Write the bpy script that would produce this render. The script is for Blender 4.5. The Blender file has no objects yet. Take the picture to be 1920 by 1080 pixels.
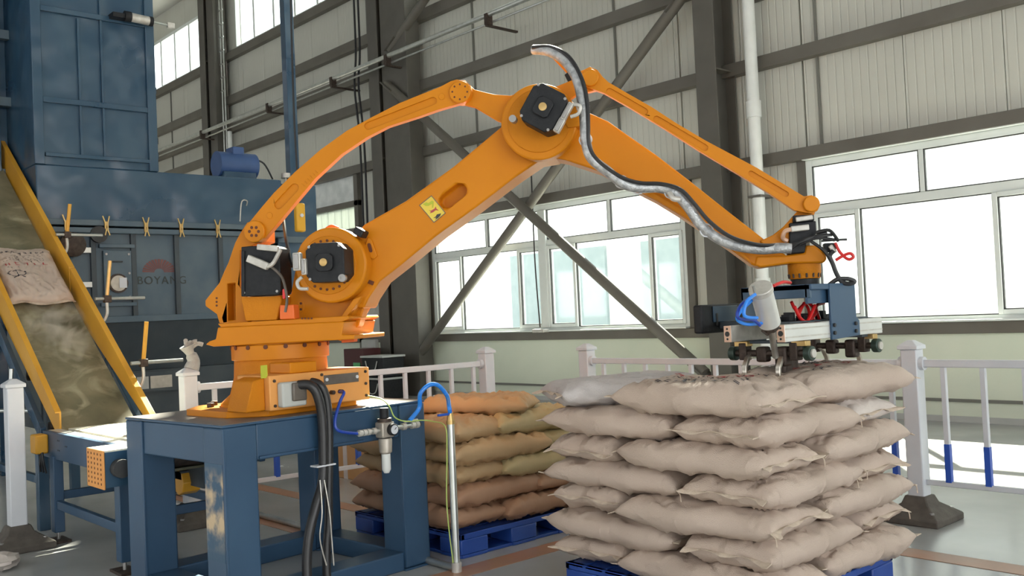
import bpy, bmesh, math, random
from mathutils import Vector, Matrix, noise
from mathutils.geometry import tessellate_polygon

SC = bpy.context.scene
COL = SC.collection
# ------------------------------------------------------------------ camera
F = 1780.0; EYE = 1.5
mX = Vector((-1600, -122, -F)).normalized()
vY = Vector((1980, 43, -F)); vY = (vY - mX * vY.dot(mX)).normalized()
vX = -mX; vZ = vX.cross(vY)
R3 = Matrix((vX, vY, vZ))               # world = R3 @ camera
O = Vector((0, 0, EYE))
cd = bpy.data.cameras.new('camera'); cam = bpy.data.objects.new('camera', cd); COL.objects.link(cam)
cam.matrix_world = Matrix.Translation(O) @ R3.to_4x4()
cd.sensor_width = 36; cd.lens = F / 1920 * 36; cd.clip_start = .05; cd.clip_end = 300
SC.camera = cam
# ------------------------------------------------------------------ world, sun, exposure
SC.view_settings.view_transform = 'Standard'; SC.view_settings.look = 'None'
SC.cycles.volume_bounces = 4; SC.view_settings.gamma = 1; SC.view_settings.use_curve_mapping = False
SC.view_settings.exposure = 0.66
W = bpy.data.worlds.new('sky'); SC.world = W; W.use_nodes = True
bg = W.node_tree.nodes['Background']; bg.inputs[0].default_value = (.97, .99, 1, 1); bg.inputs[1].default_value = 2.7
sd = bpy.data.lights.new('sun', 'SUN'); sd.energy = 38; sd.angle = math.radians(.6); sd.color = (1, .9, .74)
sun = bpy.data.objects.new('sun', sd); COL.objects.link(sun)
sun.rotation_euler = Vector((.79, -1, -.88)).to_track_quat('-Z', 'Y').to_euler(); sun.location = (-10, 20, 15)

# ------------------------------------------------------------------ measuring helpers (pixel of the photograph -> point on a real plane)
def ray(x, y): return (R3 @ Vector((x - 960, 540 - y, -F))).normalized()
def onz(x, y, z): d = ray(x, y); return O + d * ((z - EYE) / d.z)
def ony(x, y, Y): d = ray(x, y); return O + d * (Y / d.y)
def onx(x, y, X): d = ray(x, y); return O + d * (X / d.x)
def onp(x, y, p0, n): d = ray(x, y); return O + d * ((Vector(p0) - O).dot(n) / d.dot(n))

# ------------------------------------------------------------------ materials
def new_mat(name):
    m = bpy.data.materials.new(name); m.use_nodes = True
    nt = m.node_tree; return m, nt, nt.nodes, nt.links, nt.nodes['Principled BSDF']
def mat(name, col, rough=.5, metal=0., col2=None, scale=6., amt=.5, bump=0., bscale=60., spec=None, rvar=0., detail=5., stretch=None, coat=0.):
    m, nt, N, L, b = new_mat(name)
    b.inputs['Base Color'].default_value = (*col, 1); b.inputs['Roughness'].default_value = rough; b.inputs['Metallic'].default_value = metal
    if spec is not None: b.inputs['Specular IOR Level'].default_value = spec
    if coat: b.inputs['Coat Weight'].default_value = coat; b.inputs['Coat Roughness'].default_value = .2
    tc = N.new('ShaderNodeTexCoord'); src = tc.outputs['Object']
    if stretch:
        mp = N.new('ShaderNodeMapping'); mp.inputs['Scale'].default_value = stretch; L.new(src, mp.inputs[0]); src = mp.outputs[0]
    if col2 is not None:
        n = N.new('ShaderNodeTexNoise'); n.inputs['Scale'].default_value = scale; n.inputs['Detail'].default_value = detail; L.new(src, n.inputs[0])
        r = N.new('ShaderNodeValToRGB'); c = .5; h = .28 * (1.05 - amt)
        r.color_ramp.elements[0].position = c - h - .02; r.color_ramp.elements[1].position = c + h + .02
        r.color_ramp.elements[0].color = (*col, 1); r.color_ramp.elements[1].color = (*col2, 1)
        L.new(n.outputs[0], r.inputs[0]); L.new(r.outputs[0], b.inputs['Base Color'])
        if rvar:
            q = N.new('ShaderNodeMapRange'); q.inputs[3].default_value = max(.03, rough - rvar); q.inputs[4].default_value = min(1, rough + rvar)
            L.new(n.outputs[0], q.inputs[0]); L.new(q.outputs[0], b.inputs['Roughness'])
    if bump:
        n2 = N.new('ShaderNodeTexNoise'); n2.inputs['Scale'].default_value = bscale; n2.inputs['Detail'].default_value = 3; L.new(src, n2.inputs[0])
        bp = N.new('ShaderNodeBump'); bp.inputs['Strength'].default_value = bump; bp.inputs['Distance'].default_value = .01
        L.new(n2.outputs[0], bp.inputs['Height']); L.new(bp.outputs[0], b.inputs['Normal'])
    return m
def ribbed(name, col, col2, freq, bstr=.3, axis=0, rough=.5):
    m = mat(name, col, rough, 0, col2, 1.3, .2); nt = m.node_tree; N = nt.nodes; L = nt.links; b = N['Principled BSDF']
    tc = N.new('ShaderNodeTexCoord'); sx = N.new('ShaderNodeSeparateXYZ'); L.new(tc.outputs['Object'], sx.inputs[0])
    a = N.new('ShaderNodeMath'); a.operation = 'MULTIPLY'; a.inputs[1].default_value = freq * 2 * math.pi; L.new(sx.outputs[axis], a.inputs[0])
    s = N.new('ShaderNodeMath'); s.operation = 'SINE'; L.new(a.outputs[0], s.inputs[0])
    p = N.new('ShaderNodeMapRange'); p.inputs[1].default_value = .75; p.inputs[2].default_value = 1.; L.new(s.outputs[0], p.inputs[0])
    bp = N.new('ShaderNodeBump'); bp.invert = True; bp.inputs['Strength'].default_value = bstr; bp.inputs['Distance'].default_value = .02
    L.new(p.outputs[0], bp.inputs['Height']); L.new(bp.outputs[0], b.inputs['Normal']); return m
M = {}
def dents(key,sc,st,dist):
    m=M[key]; nt=m.node_tree; N=nt.nodes; L=nt.links; b=N['Principled BSDF']; tc=N.new('ShaderNodeTexCoord'); n=N.new('ShaderNodeTexNoise'); n.inputs['Scale'].default_value=sc; n.inputs['Detail'].default_value=1.5
    L.new(tc.outputs['Object'],n.inputs[0]); bp=N.new('ShaderNodeBump'); bp.inputs['Strength'].default_value=st; bp.inputs['Distance'].default_value=dist
    L.new(n.outputs[0],bp.inputs['Height']); L.new(bp.outputs[0],b.inputs['Normal'])
M['panel'] = ribbed('wall_panel_grey', (.50, .50, .445), (.55, .55, .49), 9, .35)
M['lowwall'] = mat('painted_low_wall', (.60, .66, .54), .7, 0, (.68, .72, .60), 1.2, .3, .1, 30)
M['steel'] = mat('grey_painted_steel', (.085, .08, .068), .55, 0, (.11, .102, .088), 3, .3)
M['girt'] = mat('grey_painted_girt', (.105, .095, .078), .5, 0, (.14, .13, .11), 2, .3)
M['joint'] = mat('panel_joint', (.16, .16, .14), .6)
M['pvc'] = mat('white_pvc_frame', (.66, .70, .68), .4, 0, (.72, .76, .74), 4, .3)
M['seal'] = mat('black_rubber', (.02, .02, .022), .6, 0, (.035, .035, .035), 20, .4)
M['orange'] = mat('orange_gloss_paint', (.56, .19, .005), .40, 0, (.62, .215, .007), 3, .3, .03, 14, spec=.22)
M['orange_d'] = mat('orange_matt_casting', (.52, .175, .005), .55, 0, (.58, .20, .008), 8, .3, .25, 120, spec=.2)
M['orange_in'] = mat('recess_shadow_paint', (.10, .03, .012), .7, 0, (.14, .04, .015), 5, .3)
M['boxor'] = mat('light_orange_panel', (.68, .29, .07), .5, 0, (.74, .33, .085), 5, .4, .05, 40)
M['blue'] = mat('blue_table_paint', (.022, .06, .12), .42, 0, (.032, .08, .15), 2.2, .5, .06, 8, rvar=.1)
M['mblue'] = mat('blue_machine_paint', (.020, .058, .11), .30, 0, (.034, .078, .128), 1.6, .5, .35, 2.2, rvar=.1)
M['mblue2'] = mat('blue_grey_dusty_paint', (.06, .10, .14), .55, 0, (.10, .14, .17), 2.4, .5, .2, 5)
dents('mblue',1.7,.8,.14); M['mdark'] = mat('dark_hopper_paint', (.035, .05, .065), .6, 0, (.06, .075, .085), 3, .5)
M['yellow'] = mat('yellow_side_paint', (.62, .30, .022), .42, 0, (.72, .38, .04), 2.5, .4, .05, 20)
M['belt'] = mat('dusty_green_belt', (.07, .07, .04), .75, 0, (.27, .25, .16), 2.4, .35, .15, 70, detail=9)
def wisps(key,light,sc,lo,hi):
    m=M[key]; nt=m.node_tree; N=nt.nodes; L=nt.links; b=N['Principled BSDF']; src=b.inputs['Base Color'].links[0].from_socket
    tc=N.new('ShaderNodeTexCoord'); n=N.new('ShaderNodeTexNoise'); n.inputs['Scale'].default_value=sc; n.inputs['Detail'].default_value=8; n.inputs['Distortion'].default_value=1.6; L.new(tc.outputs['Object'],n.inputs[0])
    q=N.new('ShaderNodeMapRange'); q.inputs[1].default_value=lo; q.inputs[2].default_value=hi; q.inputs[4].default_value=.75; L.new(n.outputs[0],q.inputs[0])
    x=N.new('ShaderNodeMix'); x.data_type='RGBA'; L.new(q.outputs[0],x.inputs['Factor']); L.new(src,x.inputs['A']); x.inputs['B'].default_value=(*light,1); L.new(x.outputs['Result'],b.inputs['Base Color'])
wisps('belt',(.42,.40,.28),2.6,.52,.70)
M['beltw'] = mat('cream_belt', (.72, .68, .55), .6, 0, (.78, .74, .62), 3, .5)
M['white'] = mat('white_fence_paint', (.58, .60, .64), .4, 0, (.64, .66, .70), 6, .4)
M['bluepl'] = mat('blue_sleeve', (.02, .08, .42), .4, 0, (.03, .1, .5), 8, .4)
M['motblue'] = mat('dull_blue_motor', (.03,.075,.20), .5, 0, (.04,.09,.24), 6, .4)
M['pallet'] = mat('blue_plastic_pallet', (.012, .05, .26), .45, 0, (.02, .075, .34), 5, .4, .05, 60)
M['black'] = mat('black_motor_casting', (.010, .011, .013), .5, 0, (.018, .019, .022), 30, .4, .1, 150, spec=.3)
M['rubber'] = mat('rubber_foot', (.07, .06, .052), .8, 0, (.11, .095, .08), 14, .4, .2, 60)
M['hose'] = mat('black_hose', (.012, .012, .014), .38, 0, (.02, .02, .022), 30, .3)
M['wrap'] = mat('silver_spiral_wrap', (.30, .31, .32), .35, .4, (.52, .53, .54), 25, .7, .5, 90)
M['steelb'] = mat('bright_galvanised_pipe', (.50, .52, .50), .3, .85, (.62, .64, .62), 12, .5)
M['alu'] = mat('aluminium_profile', (.62, .62, .60), .35, .45, (.70, .70, .68), 8, .5)
M['aluend'] = mat('copper_tinted_profile_end', (.66, .42, .30), .4, .2, (.75, .5, .36), 20, .5)
M['rust'] = mat('oily_dark_steel', (.045, .032, .026), .55, .5, (.085, .062, .05), 30, .5, .3, 80)
M['gdark'] = mat('dark_green_bearing', (.02, .04, .032), .4, .2, (.035, .06, .045), 20, .4)
M['cblue'] = mat('air_hose_blue', (.02, .20, .75), .25, 0, (.03, .26, .85), 10, .3)
M['cblued'] = mat('air_hose_dark_blue', (.01, .04, .30), .3, 0, (.015, .06, .38), 10, .3)
M['red'] = mat('red_wire', (.55, .012, .012), .35, 0, (.65, .02, .02), 12, .4)
M['green'] = mat('green_yellow_wire', (.40, .55, .12), .4, 0, (.5, .62, .2), 12, .4)
M['brass'] = mat('brass', (.50, .33, .12), .35, .8, (.58, .4, .18), 20, .4)
M['conn'] = mat('grey_connector_metal', (.46, .44, .40), .45, .4, (.62, .60, .56), 18, .5)
M['filt'] = mat('cast_filter_body', (.40, .36, .31), .45, .5, (.5, .46, .4), 18, .5)
M['chrome'] = mat('chrome_claw', (.42, .38, .32), .28, .9, (.6, .56, .5), 12, .5)
M['sack'] = mat('beige_woven_sack', (.50, .395, .325), .5, 0, (.59, .475, .40), 2.6, .3, .55, 260, spec=.35)
M['sack2'] = mat('pale_woven_sack', (.62, .55, .50), .5, 0, (.68, .61, .57), 3, .3, .55, 260, spec=.4)
M['sackg'] = mat('grey_lilac_woven_sack', (.50, .465, .46), .5, 0, (.62, .57, .56), 3, .4, .55, 260, spec=.4)
M['seam'] = mat('sack_hem', (.66, .55, .44), .7, 0, (.54, .43, .34), 30, .5, .6, 200)
M['kraft'] = mat('brown_kraft_paper', (.42, .275, .14), .62, 0, (.50, .34, .185), 2.6, .4, .4, 12)
M['kraft2'] = mat('red_brown_kraft_paper', (.34, .185, .11), .62, 0, (.41, .24, .15), 2.6, .4, .4, 12)
M['kraft3'] = mat('olive_brown_kraft_paper', (.42, .33, .165), .6, 0, (.50, .40, .22), 2.6, .4, .4, 12)
M['carton'] = mat('cardboard', (.40, .22, .09), .8, 0, (.45, .26, .12), 4, .4)
M['ink'] = mat('black_ink', (.045, .042, .05), .7); M['inkr'] = mat('red_ink', (.42, .07, .07), .7)
M['inkf'] = mat('faded_grey_ink', (.045, .055, .052), .7); M['inkrf'] = mat('faded_red_ink', (.17, .06, .055), .6)
M['sticker'] = mat('yellow_sticker', (.75, .52, .04), .4, 0, (.72, .56, .08), 4, .3)
M['stickg'] = mat('yellow_green_label', (.42, .45, .03), .5)
M['plate'] = mat('dark_grey_nameplate', (.10, .085, .075), .4, .3, (.15, .13, .11), 12, .4)
M['grey'] = mat('light_grey_box', (.42, .43, .41), .6, 0, (.48, .49, .47), 6, .3)
M['dkred'] = mat('dark_red_box', (.07, .012, .014), .5); M['gled'] = mat('green_light', (.1, .4, .15), .4)
M['jug'] = mat('translucent_white_plastic', (.66, .68, .66), .4, 0, (.74, .76, .74), 5, .4)
M['glove'] = mat('grey_knit_glove', (.32, .32, .31), .9, 0, (.38, .38, .37), 20, .5, .4, 120)
M['hoist'] = mat('hoist_control_yellow', (.70, .38, .02), .45); M['wing'] = mat('orange_red_paint', (.75, .14, .02), .5)
M['tabletop'] = mat('dusty_dark_steel_top', (.13,.12,.115), .38, 0, (.20,.185,.175), 3, .4, .05, 30)
M['worn'] = mat('blue_with_tan_patch', (.10, .14, .17), .4, .3, (.62, .50, .34), 1.7, .7, .1, 30, stretch=(3, 3, 1))  # final colour is blue blended by noise into a tan mid-height patch
def creases(key, sc, st, dist=.02):
    m=M[key]; nt=m.node_tree; N=nt.nodes; L=nt.links; b=N['Principled BSDF']
    tc=N.new('ShaderNodeTexCoord'); n=N.new('ShaderNodeTexNoise'); n.noise_type='RIDGED_MULTIFRACTAL'; n.inputs['Scale'].default_value=sc; n.inputs['Detail'].default_value=4; n.inputs['Roughness'].default_value=.45; n.inputs['Distortion'].default_value=.7
    L.new(tc.outputs['Object'],n.inputs[0]); bp=N.new('ShaderNodeBump'); bp.inputs['Strength'].default_value=st; bp.inputs['Distance'].default_value=dist
    L.new(n.outputs[0],bp.inputs['Height']); old=b.inputs['Normal'].links[0].from_node if b.inputs['Normal'].links else None
    if old: L.new(bp.outputs[0],old.inputs['Normal'])
    else: L.new(bp.outputs[0],b.inputs['Normal'])
for q in ('sack','sack2','sackg'): creases(q,9,.6,.04)
creases('belt',2.2,.15,.05)
for q in ('kraft','kraft2','kraft3'): creases(q,4.,.6,.03)
def tan_patch():
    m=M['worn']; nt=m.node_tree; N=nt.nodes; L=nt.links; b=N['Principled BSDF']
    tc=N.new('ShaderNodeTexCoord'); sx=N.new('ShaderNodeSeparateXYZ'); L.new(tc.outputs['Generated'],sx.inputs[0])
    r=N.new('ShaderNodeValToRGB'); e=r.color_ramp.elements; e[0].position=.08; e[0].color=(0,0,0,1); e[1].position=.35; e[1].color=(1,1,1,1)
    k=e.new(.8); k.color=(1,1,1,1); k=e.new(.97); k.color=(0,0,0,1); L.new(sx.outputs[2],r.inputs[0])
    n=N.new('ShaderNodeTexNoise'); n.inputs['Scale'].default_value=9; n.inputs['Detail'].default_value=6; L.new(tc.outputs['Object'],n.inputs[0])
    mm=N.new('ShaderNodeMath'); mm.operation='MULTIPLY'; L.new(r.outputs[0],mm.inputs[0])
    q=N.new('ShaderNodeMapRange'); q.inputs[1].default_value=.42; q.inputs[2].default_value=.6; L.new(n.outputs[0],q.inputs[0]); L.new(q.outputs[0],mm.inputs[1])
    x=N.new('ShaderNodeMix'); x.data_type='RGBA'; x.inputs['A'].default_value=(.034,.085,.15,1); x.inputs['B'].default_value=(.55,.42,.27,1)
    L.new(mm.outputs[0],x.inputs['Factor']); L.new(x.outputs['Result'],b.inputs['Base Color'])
tan_patch()
M['bolt'] = mat('zinc_bolt', (.35, .34, .33), .4, .8)
M['shut'] = ribbed('grey_roller_shutter', (.42, .45, .45), (.5, .53, .53), 5, .6)
M['facade'] = mat('white_facade', (.82, .83, .83), .7, 0, (.86, .87, .87), 2, .3)
M['louver'] = mat('pale_louvre', (.62, .64, .66), .6); M['gate'] = mat('grey_green_gate', (.22, .27, .28), .6, 0, (.27, .32, .33), 3, .3)
M['roof'] = mat('roof_sheet', (.42, .42, .40), .7, 0, (.46, .46, .44), 1, .3)
M['strip'] = mat('cloudy_curtain', (.34, .38, .37), .45, 0, (.44, .48, .47), 4, .5, .3, 10, stretch=(4, 4, .3))
def translucent(key,amt,col):
    m=M[key]; nt=m.node_tree; N=nt.nodes; L=nt.links; b=N['Principled BSDF']; t=N.new('ShaderNodeBsdfTranslucent'); t.inputs[0].default_value=(*col,1)
    x=N.new('ShaderNodeMixShader'); x.inputs[0].default_value=amt; L.new(b.outputs[0],x.inputs[1]); L.new(t.outputs[0],x.inputs[2]); L.new(x.outputs[0],N['Material Output'].inputs[0])
translucent('strip',.35,(.6,.66,.62))
M['foil'] = mat('crumpled_film', (.62, .66, .66), .3, .2, (.85, .88, .88), 2.5, .6, .8, 5)
m, nt, N, L, b = new_mat('window_glass'); N.remove(b)
tr = N.new('ShaderNodeBsdfTransparent'); tr.inputs[0].default_value = (.90, .94, .93, 1); gl = N.new('ShaderNodeBsdfGlossy'); gl.inputs['Roughness'].default_value = .05
mx = N.new('ShaderNodeMixShader'); mx.inputs[0].default_value = .06
L.new(tr.outputs[0], mx.inputs[1]); L.new(gl.outputs[0], mx.inputs[2]); L.new(mx.outputs[0], N['Material Output'].inputs[0]); M['glass'] = m
# floor: grey epoxy, worn, dusty
m = mat('grey_epoxy_floor', (.30, .305, .31), .22, 0, (.42, .42, .415), .9, .3, .03, 3, rvar=.12); M['floor'] = m
M['floorline'] = mat('orange_floor_paint', (.42, .20, .11), .4, 0, (.34, .22, .16), 3, .3)

# ------------------------------------------------------------------ object helpers
ORG = {}
def tag(o, label=None, cat=None, group=None, kind=None):
    if label: o['label'] = label
    if cat: o['category'] = cat
    if group: o['group'] = group
    if kind: o['kind'] = kind
    return o
def thing(name, loc, label, cat, group=None):
    o = bpy.data.objects.new(name, None); COL.objects.link(o); o.location = loc; o.empty_display_size = .1
    ORG[o.name] = Vector(loc); return tag(o, label, cat, group)
def parent_to(o, p):
    ORG[o.name] = ORG[p.name]; o.parent = p
class B:
    """collects geometry in world coordinates"""
    def __init__(s): s.bm = bmesh.new(); s.mats = []
    def poly(s, vs, fs):
        v = [s.bm.verts.new(p) for p in vs]; out = []
        for f in fs:
            try: out.append(s.bm.faces.new([v[i] for i in f]))
            except ValueError: pass
        return v, out
    def box(s, x0, x1, y0, y1, z0, z1):
        s.poly([(x0,y0,z0),(x1,y0,z0),(x1,y1,z0),(x0,y1,z0),(x0,y0,z1),(x1,y0,z1),(x1,y1,z1),(x0,y1,z1)],
               [(3,2,1,0),(4,5,6,7),(0,1,5,4),(1,2,6,5),(2,3,7,6),(3,0,4,7)]); return s
    def obox(s, c, ax, ay, az, hx, hy, hz):
        c = Vector(c); P = []
        for k in (-1, 1):
            for (i, j) in ((-1,-1),(1,-1),(1,1),(-1,1)): P.append(c + ax*hx*i + ay*hy*j + az*hz*k)
        s.poly(P, [(3,2,1,0),(4,5,6,7),(0,1,5,4),(1,2,6,5),(2,3,7,6),(3,0,4,7)]); return s
    def bar(s, p0, p1, w, h, up=(0,0,1)):
        p0 = Vector(p0); p1 = Vector(p1); az = (p1 - p0).normalized(); up = Vector(up)
        ax = up.cross(az); ax = ax.normalized() if ax.length > 1e-5 else Vector((1,0,0)); ay = az.cross(ax)
        s.obox((p0+p1)/2, ax, ay, az, w/2, h/2, (p1-p0).length/2); return s
    def cyl(s, p0, p1, r, r2=None, n=20, cap=True):
        p0 = Vector(p0); p1 = Vector(p1); r2 = r if r2 is None else r2; az = (p1-p0).normalized()
        ax = az.orthogonal().normalized(); ay = az.cross(ax); A=[]; C=[]
        for i in range(n):
            t = 2*math.pi*i/n; d = ax*math.cos(t) + ay*math.sin(t); A.append(p0+d*r); C.append(p1+d*r2)
        fs = [(i, (i+1)%n, n+(i+1)%n, n+i) for i in range(n)]
        if cap: fs += [tuple(range(n-1,-1,-1)), tuple(range(n,2*n))]
        s.poly(A+C, fs); return s
    def lathe(s, c, prof, n=28, ax=Vector((1,0,0)), ay=Vector((0,1,0)), az=Vector((0,0,1))):
        c = Vector(c); P=[]; m=len(prof)
        for (r, z) in prof:
            for i in range(n):
                t = 2*math.pi*i/n; P.append(c + (ax*math.cos(t)+ay*math.sin(t))*max(r,1e-4) + az*z)
        fs = [(j*n+i, j*n+(i+1)%n, (j+1)*n+(i+1)%n, (j+1)*n+i) for j in range(m-1) for i in range(n)]
        fs += [tuple(range(n-1,-1,-1)), tuple(range((m-1)*n, m*n))]
        s.poly(P, fs); return s
    def tube(s, pts, r, n=10, sub=6, taper=None):
        pts = [Vector(p) for p in pts]; Q=[]
        for i in range(len(pts)-1):
            p0 = pts[max(i-1,0)]; p1=pts[i]; p2=pts[i+1]; p3=pts[min(i+2,len(pts)-1)]
            for k in range(sub):
                t=k/sub; Q.append(.5*((2*p1)+(-p0+p2)*t+(2*p0-5*p1+4*p2-p3)*t*t+(-p0+3*p1-3*p2+p3)*t**3))
        Q.append(pts[-1]); P=[]; nrm=None
        for i,q in enumerate(Q):
            d = (Q[min(i+1,len(Q)-1)]-Q[max(i-1,0)]).normalized()
            nrm = d.orthogonal().normalized() if nrm is None else (nrm-d*nrm.dot(d)).normalized()
            bn = d.cross(nrm); rr = r if taper is None else r*taper(i/(len(Q)-1))
            for k in range(n):
                a=2*math.pi*k/n; P.append(q+(nrm*math.cos(a)+bn*math.sin(a))*rr)
        m=len(Q); fs=[(j*n+i,j*n+(i+1)%n,(j+1)*n+(i+1)%n,(j+1)*n+i) for j in range(m-1) for i in range(n)]
        fs += [tuple(range(n-1,-1,-1)), tuple(range((m-1)*n,m*n))]
        s.poly(P, fs); return s
    def prism(s, front, dvec, holes=(), pocket=None):
        """front: list of 3D points (coplanar), extruded by dvec; holes are 3D loops cut to depth 'pocket' (fraction of dvec; 1 = right through)"""
        dvec = Vector(dvec); loops = [[Vector(p) for p in front]] + [[Vector(p) for p in h] for h in holes]
        allp = [p for l in loops for p in l]; tri = tessellate_polygon(loops); n = len(allp)
        pk = 1. if pocket is None else pocket
        vs = [s.bm.verts.new(p) for p in allp]
        bk = [s.bm.verts.new(p + dvec*(1. if i < len(loops[0]) else pk)) for i,p in enumerate(allp)]
        def F_(l):
            try: s.bm.faces.new(l)
            except ValueError: pass
        for t in tri: F_([vs[i] for i in t])
        k = 0
        for li,l in enumerate(loops):
            m = len(l)
            for i in range(m): a=k+i; c=k+(i+1)%m; F_([vs[a],vs[c],bk[c],bk[a]])
            k += m
        if pk >= 1 and holes:
            for t in tri: F_([bk[i] for i in t])
        else:
            m0=len(loops[0])
            for t in tessellate_polygon([loops[0]]): F_([bk[i] for i in t])
            k=m0
            for l in loops[1:]:
                F_([bk[k+i] for i in range(len(l))]); k+=len(l)
        return s
    def build(s, name, m, parent=None, bevel=0., smooth=True, loc=None, seg=2, angle=35):
        bmesh.ops.recalc_face_normals(s.bm, faces=s.bm.faces)
        me = bpy.data.meshes.new(name); o = bpy.data.objects.new(name, me); COL.objects.link(o)
        if parent is not None: parent_to(o, parent); org = ORG[o.name]
        else:
            if loc is None:
                xs=[v.co for v in s.bm.verts]; loc=(sum(v.x for v in xs)/len(xs), sum(v.y for v in xs)/len(xs), min(v.z for v in xs))
            org = Vector(loc); ORG[o.name]=org; o.location = org
        bmesh.ops.translate(s.bm, verts=s.bm.verts, vec=-org)
        if smooth:
            ca = math.radians(angle)
            for f in s.bm.faces: f.smooth = True
            for e in s.bm.edges:
                if len(e.link_faces)==2 and e.calc_face_angle(0) > ca: e.smooth=False
        s.bm.to_mesh(me); s.bm.free(); me.materials.append(M[m] if isinstance(m,str) else m)
        if bevel:
            md=o.modifiers.new('bevel','BEVEL'); md.width=bevel; md.segments=seg; md.limit_method='ANGLE'; md.angle_limit=math.radians(40); md.use_clamp_overlap=True
        return o
def S(o, kind='structure'): o['kind'] = kind; return o
rnd = random.Random(7)
# ================================================================== SETTING
WY = 11.3
S(B().box(-34, 9, -10, WY+.2, -.1, 0).build('floor', 'floor', loc=(0,0,-.1), smooth=False))
S(B().box(-60, 40, WY+.3, 60, -.2, -.05).build('outside_ground', mat('concrete_yard', (.5,.5,.48), .9, 0, (.56,.56,.54), 1, .3), smooth=False))
S(B().box(-34, 9, -10, WY+.3, 10.9, 11.05).build('ceiling', 'roof', smooth=False))
# wall behind the camera: two openings
wb = B().box(-34, 9, -10.2, -10, 0, 1.2).box(-34, 9, -10.2, -10, 3.4, 8.6).box(-34,9,-10.2,-10,10.2,11)
for k in range(11): wb.box(-34+k*4.2, -33+k*4.2, -10.2, -10, 1.2, 10.5)
S(wb.build('wall_front', 'panel', smooth=False))
S(B().box(-34.2, -34, -10.2, WY+.3, 0, 11).build('wall_left', 'panel', smooth=False))
wr = B().box(9, 9.2, -10.2, WY+.3, 6.0, 11).box(9,9.2,-10.2,-7,0,6).box(9,9.2,7.5,WY+.3,0,6)
S(wr.build('wall_right', 'panel', smooth=False))
wall = bpy.data.objects.new('wall_back', None); COL.objects.link(wall); wall.location=(-12,WY,0); ORG['wall_back']=Vector(wall.location); S(wall)
# low painted wall
B().box(-34, 9, WY-.04, WY+.2, 0, 1.04).build('low_wall', 'lowwall', wall, smooth=False)
B().box(-34, 9, WY-.07, WY-.04, .235, .27).build('cable_trunking', 'joint', wall, smooth=False)
B().box(-34, 9, WY-.06, WY-.04, 0, .07).build('skirting', 'grey', wall, smooth=False)
B().box(-34, 9, WY-.10, WY+.15, 1.03, 1.17).build('sill_beam', 'girt', wall, .008)
for (z0, z1, x0, x1) in ((3.34,3.50,-34,9),(4.66,4.84,-34,9),(5.95,6.15,-34,9),(6.56,6.78,-34,-15),(7.30,7.52,-34,9),(8.46,8.66,-34,-15)):
    B().box(x0, x1, WY-.14, WY-.0, z0, z1).build('girt', 'girt', wall, .006)
# sandwich panels, each one a piece; openings left for the windows
WIN = [(-14.78,-8.62),(-6.62,-.6),(1.2,7.2),(-31,-26.2)]
UPW = [(-31.6,-24.6),(-22.75,-16.6),(-14.6,-8.6),(-6.6,-.6),(1.2,7.2)]
DOOR = (-20.2,-17.25)
PW = 1.15
pm = {}
def panel(x0, x1, z0, z1):
    key = (round(x1-x0,2), round(z1-z0,2))
    if x1-x0 < .05 or z1-z0 < .05: return
    if key not in pm:
        me = bpy.data.meshes.new('wall_panel'); bm = bmesh.new()
        w, h = x1-x0-.004, z1-z0
        v=[bm.verts.new(p) for p in ((.004,0,0),(w,0,0),(w,.1,0),(.004,.1,0),(.004,0,h),(w,0,h),(w,.1,h),(.004,.1,h))]
        for f in ((3,2,1,0),(4,5,6,7),(0,1,5,4),(1,2,6,5),(2,3,7,6),(3,0,4,7)): bm.faces.new([v[i] for i in f])
        bm.to_mesh(me); bm.free(); me.materials.append(M['panel']); pm[key]=me
    o = bpy.data.objects.new('wall_panel', pm[key]); COL.objects.link(o); o.parent = wall; o.location = Vector((x0, WY, z0)) - ORG['wall_back']
def bands(x0, x1):
    mid = (x0+x1)/2
    inw = any(a-.01 < mid < c+.01 for a,c in WIN); inu = any(a-.01 < mid < c+.01 for a,c in UPW); ind = DOOR[0] < mid < DOOR[1]
    if not inw and not ind: panel(x0,x1,1.17,3.34)
    if ind: panel(x0,x1,4.66,4.66+.01)
    if not ind: panel(x0,x1,3.45,4.70)
    panel(x0,x1,4.80,6.0); panel(x0,x1,6.12,7.34); panel(x0,x1,7.5,8.5 if mid<-15 or not inu else 7.88)
    if not inu: panel(x0,x1,8.5,10.9)
    else: panel(x0,x1,10.15,10.9)
cuts = sorted(set([round(-34+k*PW,3) for k in range(38)] + [c for w in WIN+UPW+[DOOR] for c in w] + [9]))
cuts = [c for c in cuts if -34 <= c <= 9]
for a, c in zip(cuts, cuts[1:]): bands(a, c)
for x in [-34+k*PW for k in range(0,38,3)]:
    B().box(x+.0, x+.03, WY-.03, WY+.01, 3.5, 8.5).build('joint_strip', 'joint', wall, smooth=False)
B().box(-34,DOOR[0],WY+.1,WY+.12,3.3,8.7).box(DOOR[0],DOOR[1],WY+.1,WY+.12,4.66,8.7).box(DOOR[1],-15,WY+.1,WY+.12,3.3,8.7).box(-15,9,WY+.1,WY+.12,3.3,7.7).build('wall_backing','joint',wall,smooth=False)
for a,c in zip([-34]+[w[1] for w in sorted(WIN+[DOOR])], [w[0] for w in sorted(WIN+[DOOR])]+[9]):
    if c-a>.05: B().box(a,c,WY+.1,WY+.12,1.0,3.34).build('wall_backing','joint',wall,smooth=False)
for a,c in zip([-34]+[w[1] for w in UPW],[w[0] for w in UPW]+[9]):
    if c-a>.05: B().box(a,c,WY+.1,WY+.12,7.7,10.9).build('wall_backing','joint',wall,smooth=False)

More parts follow.
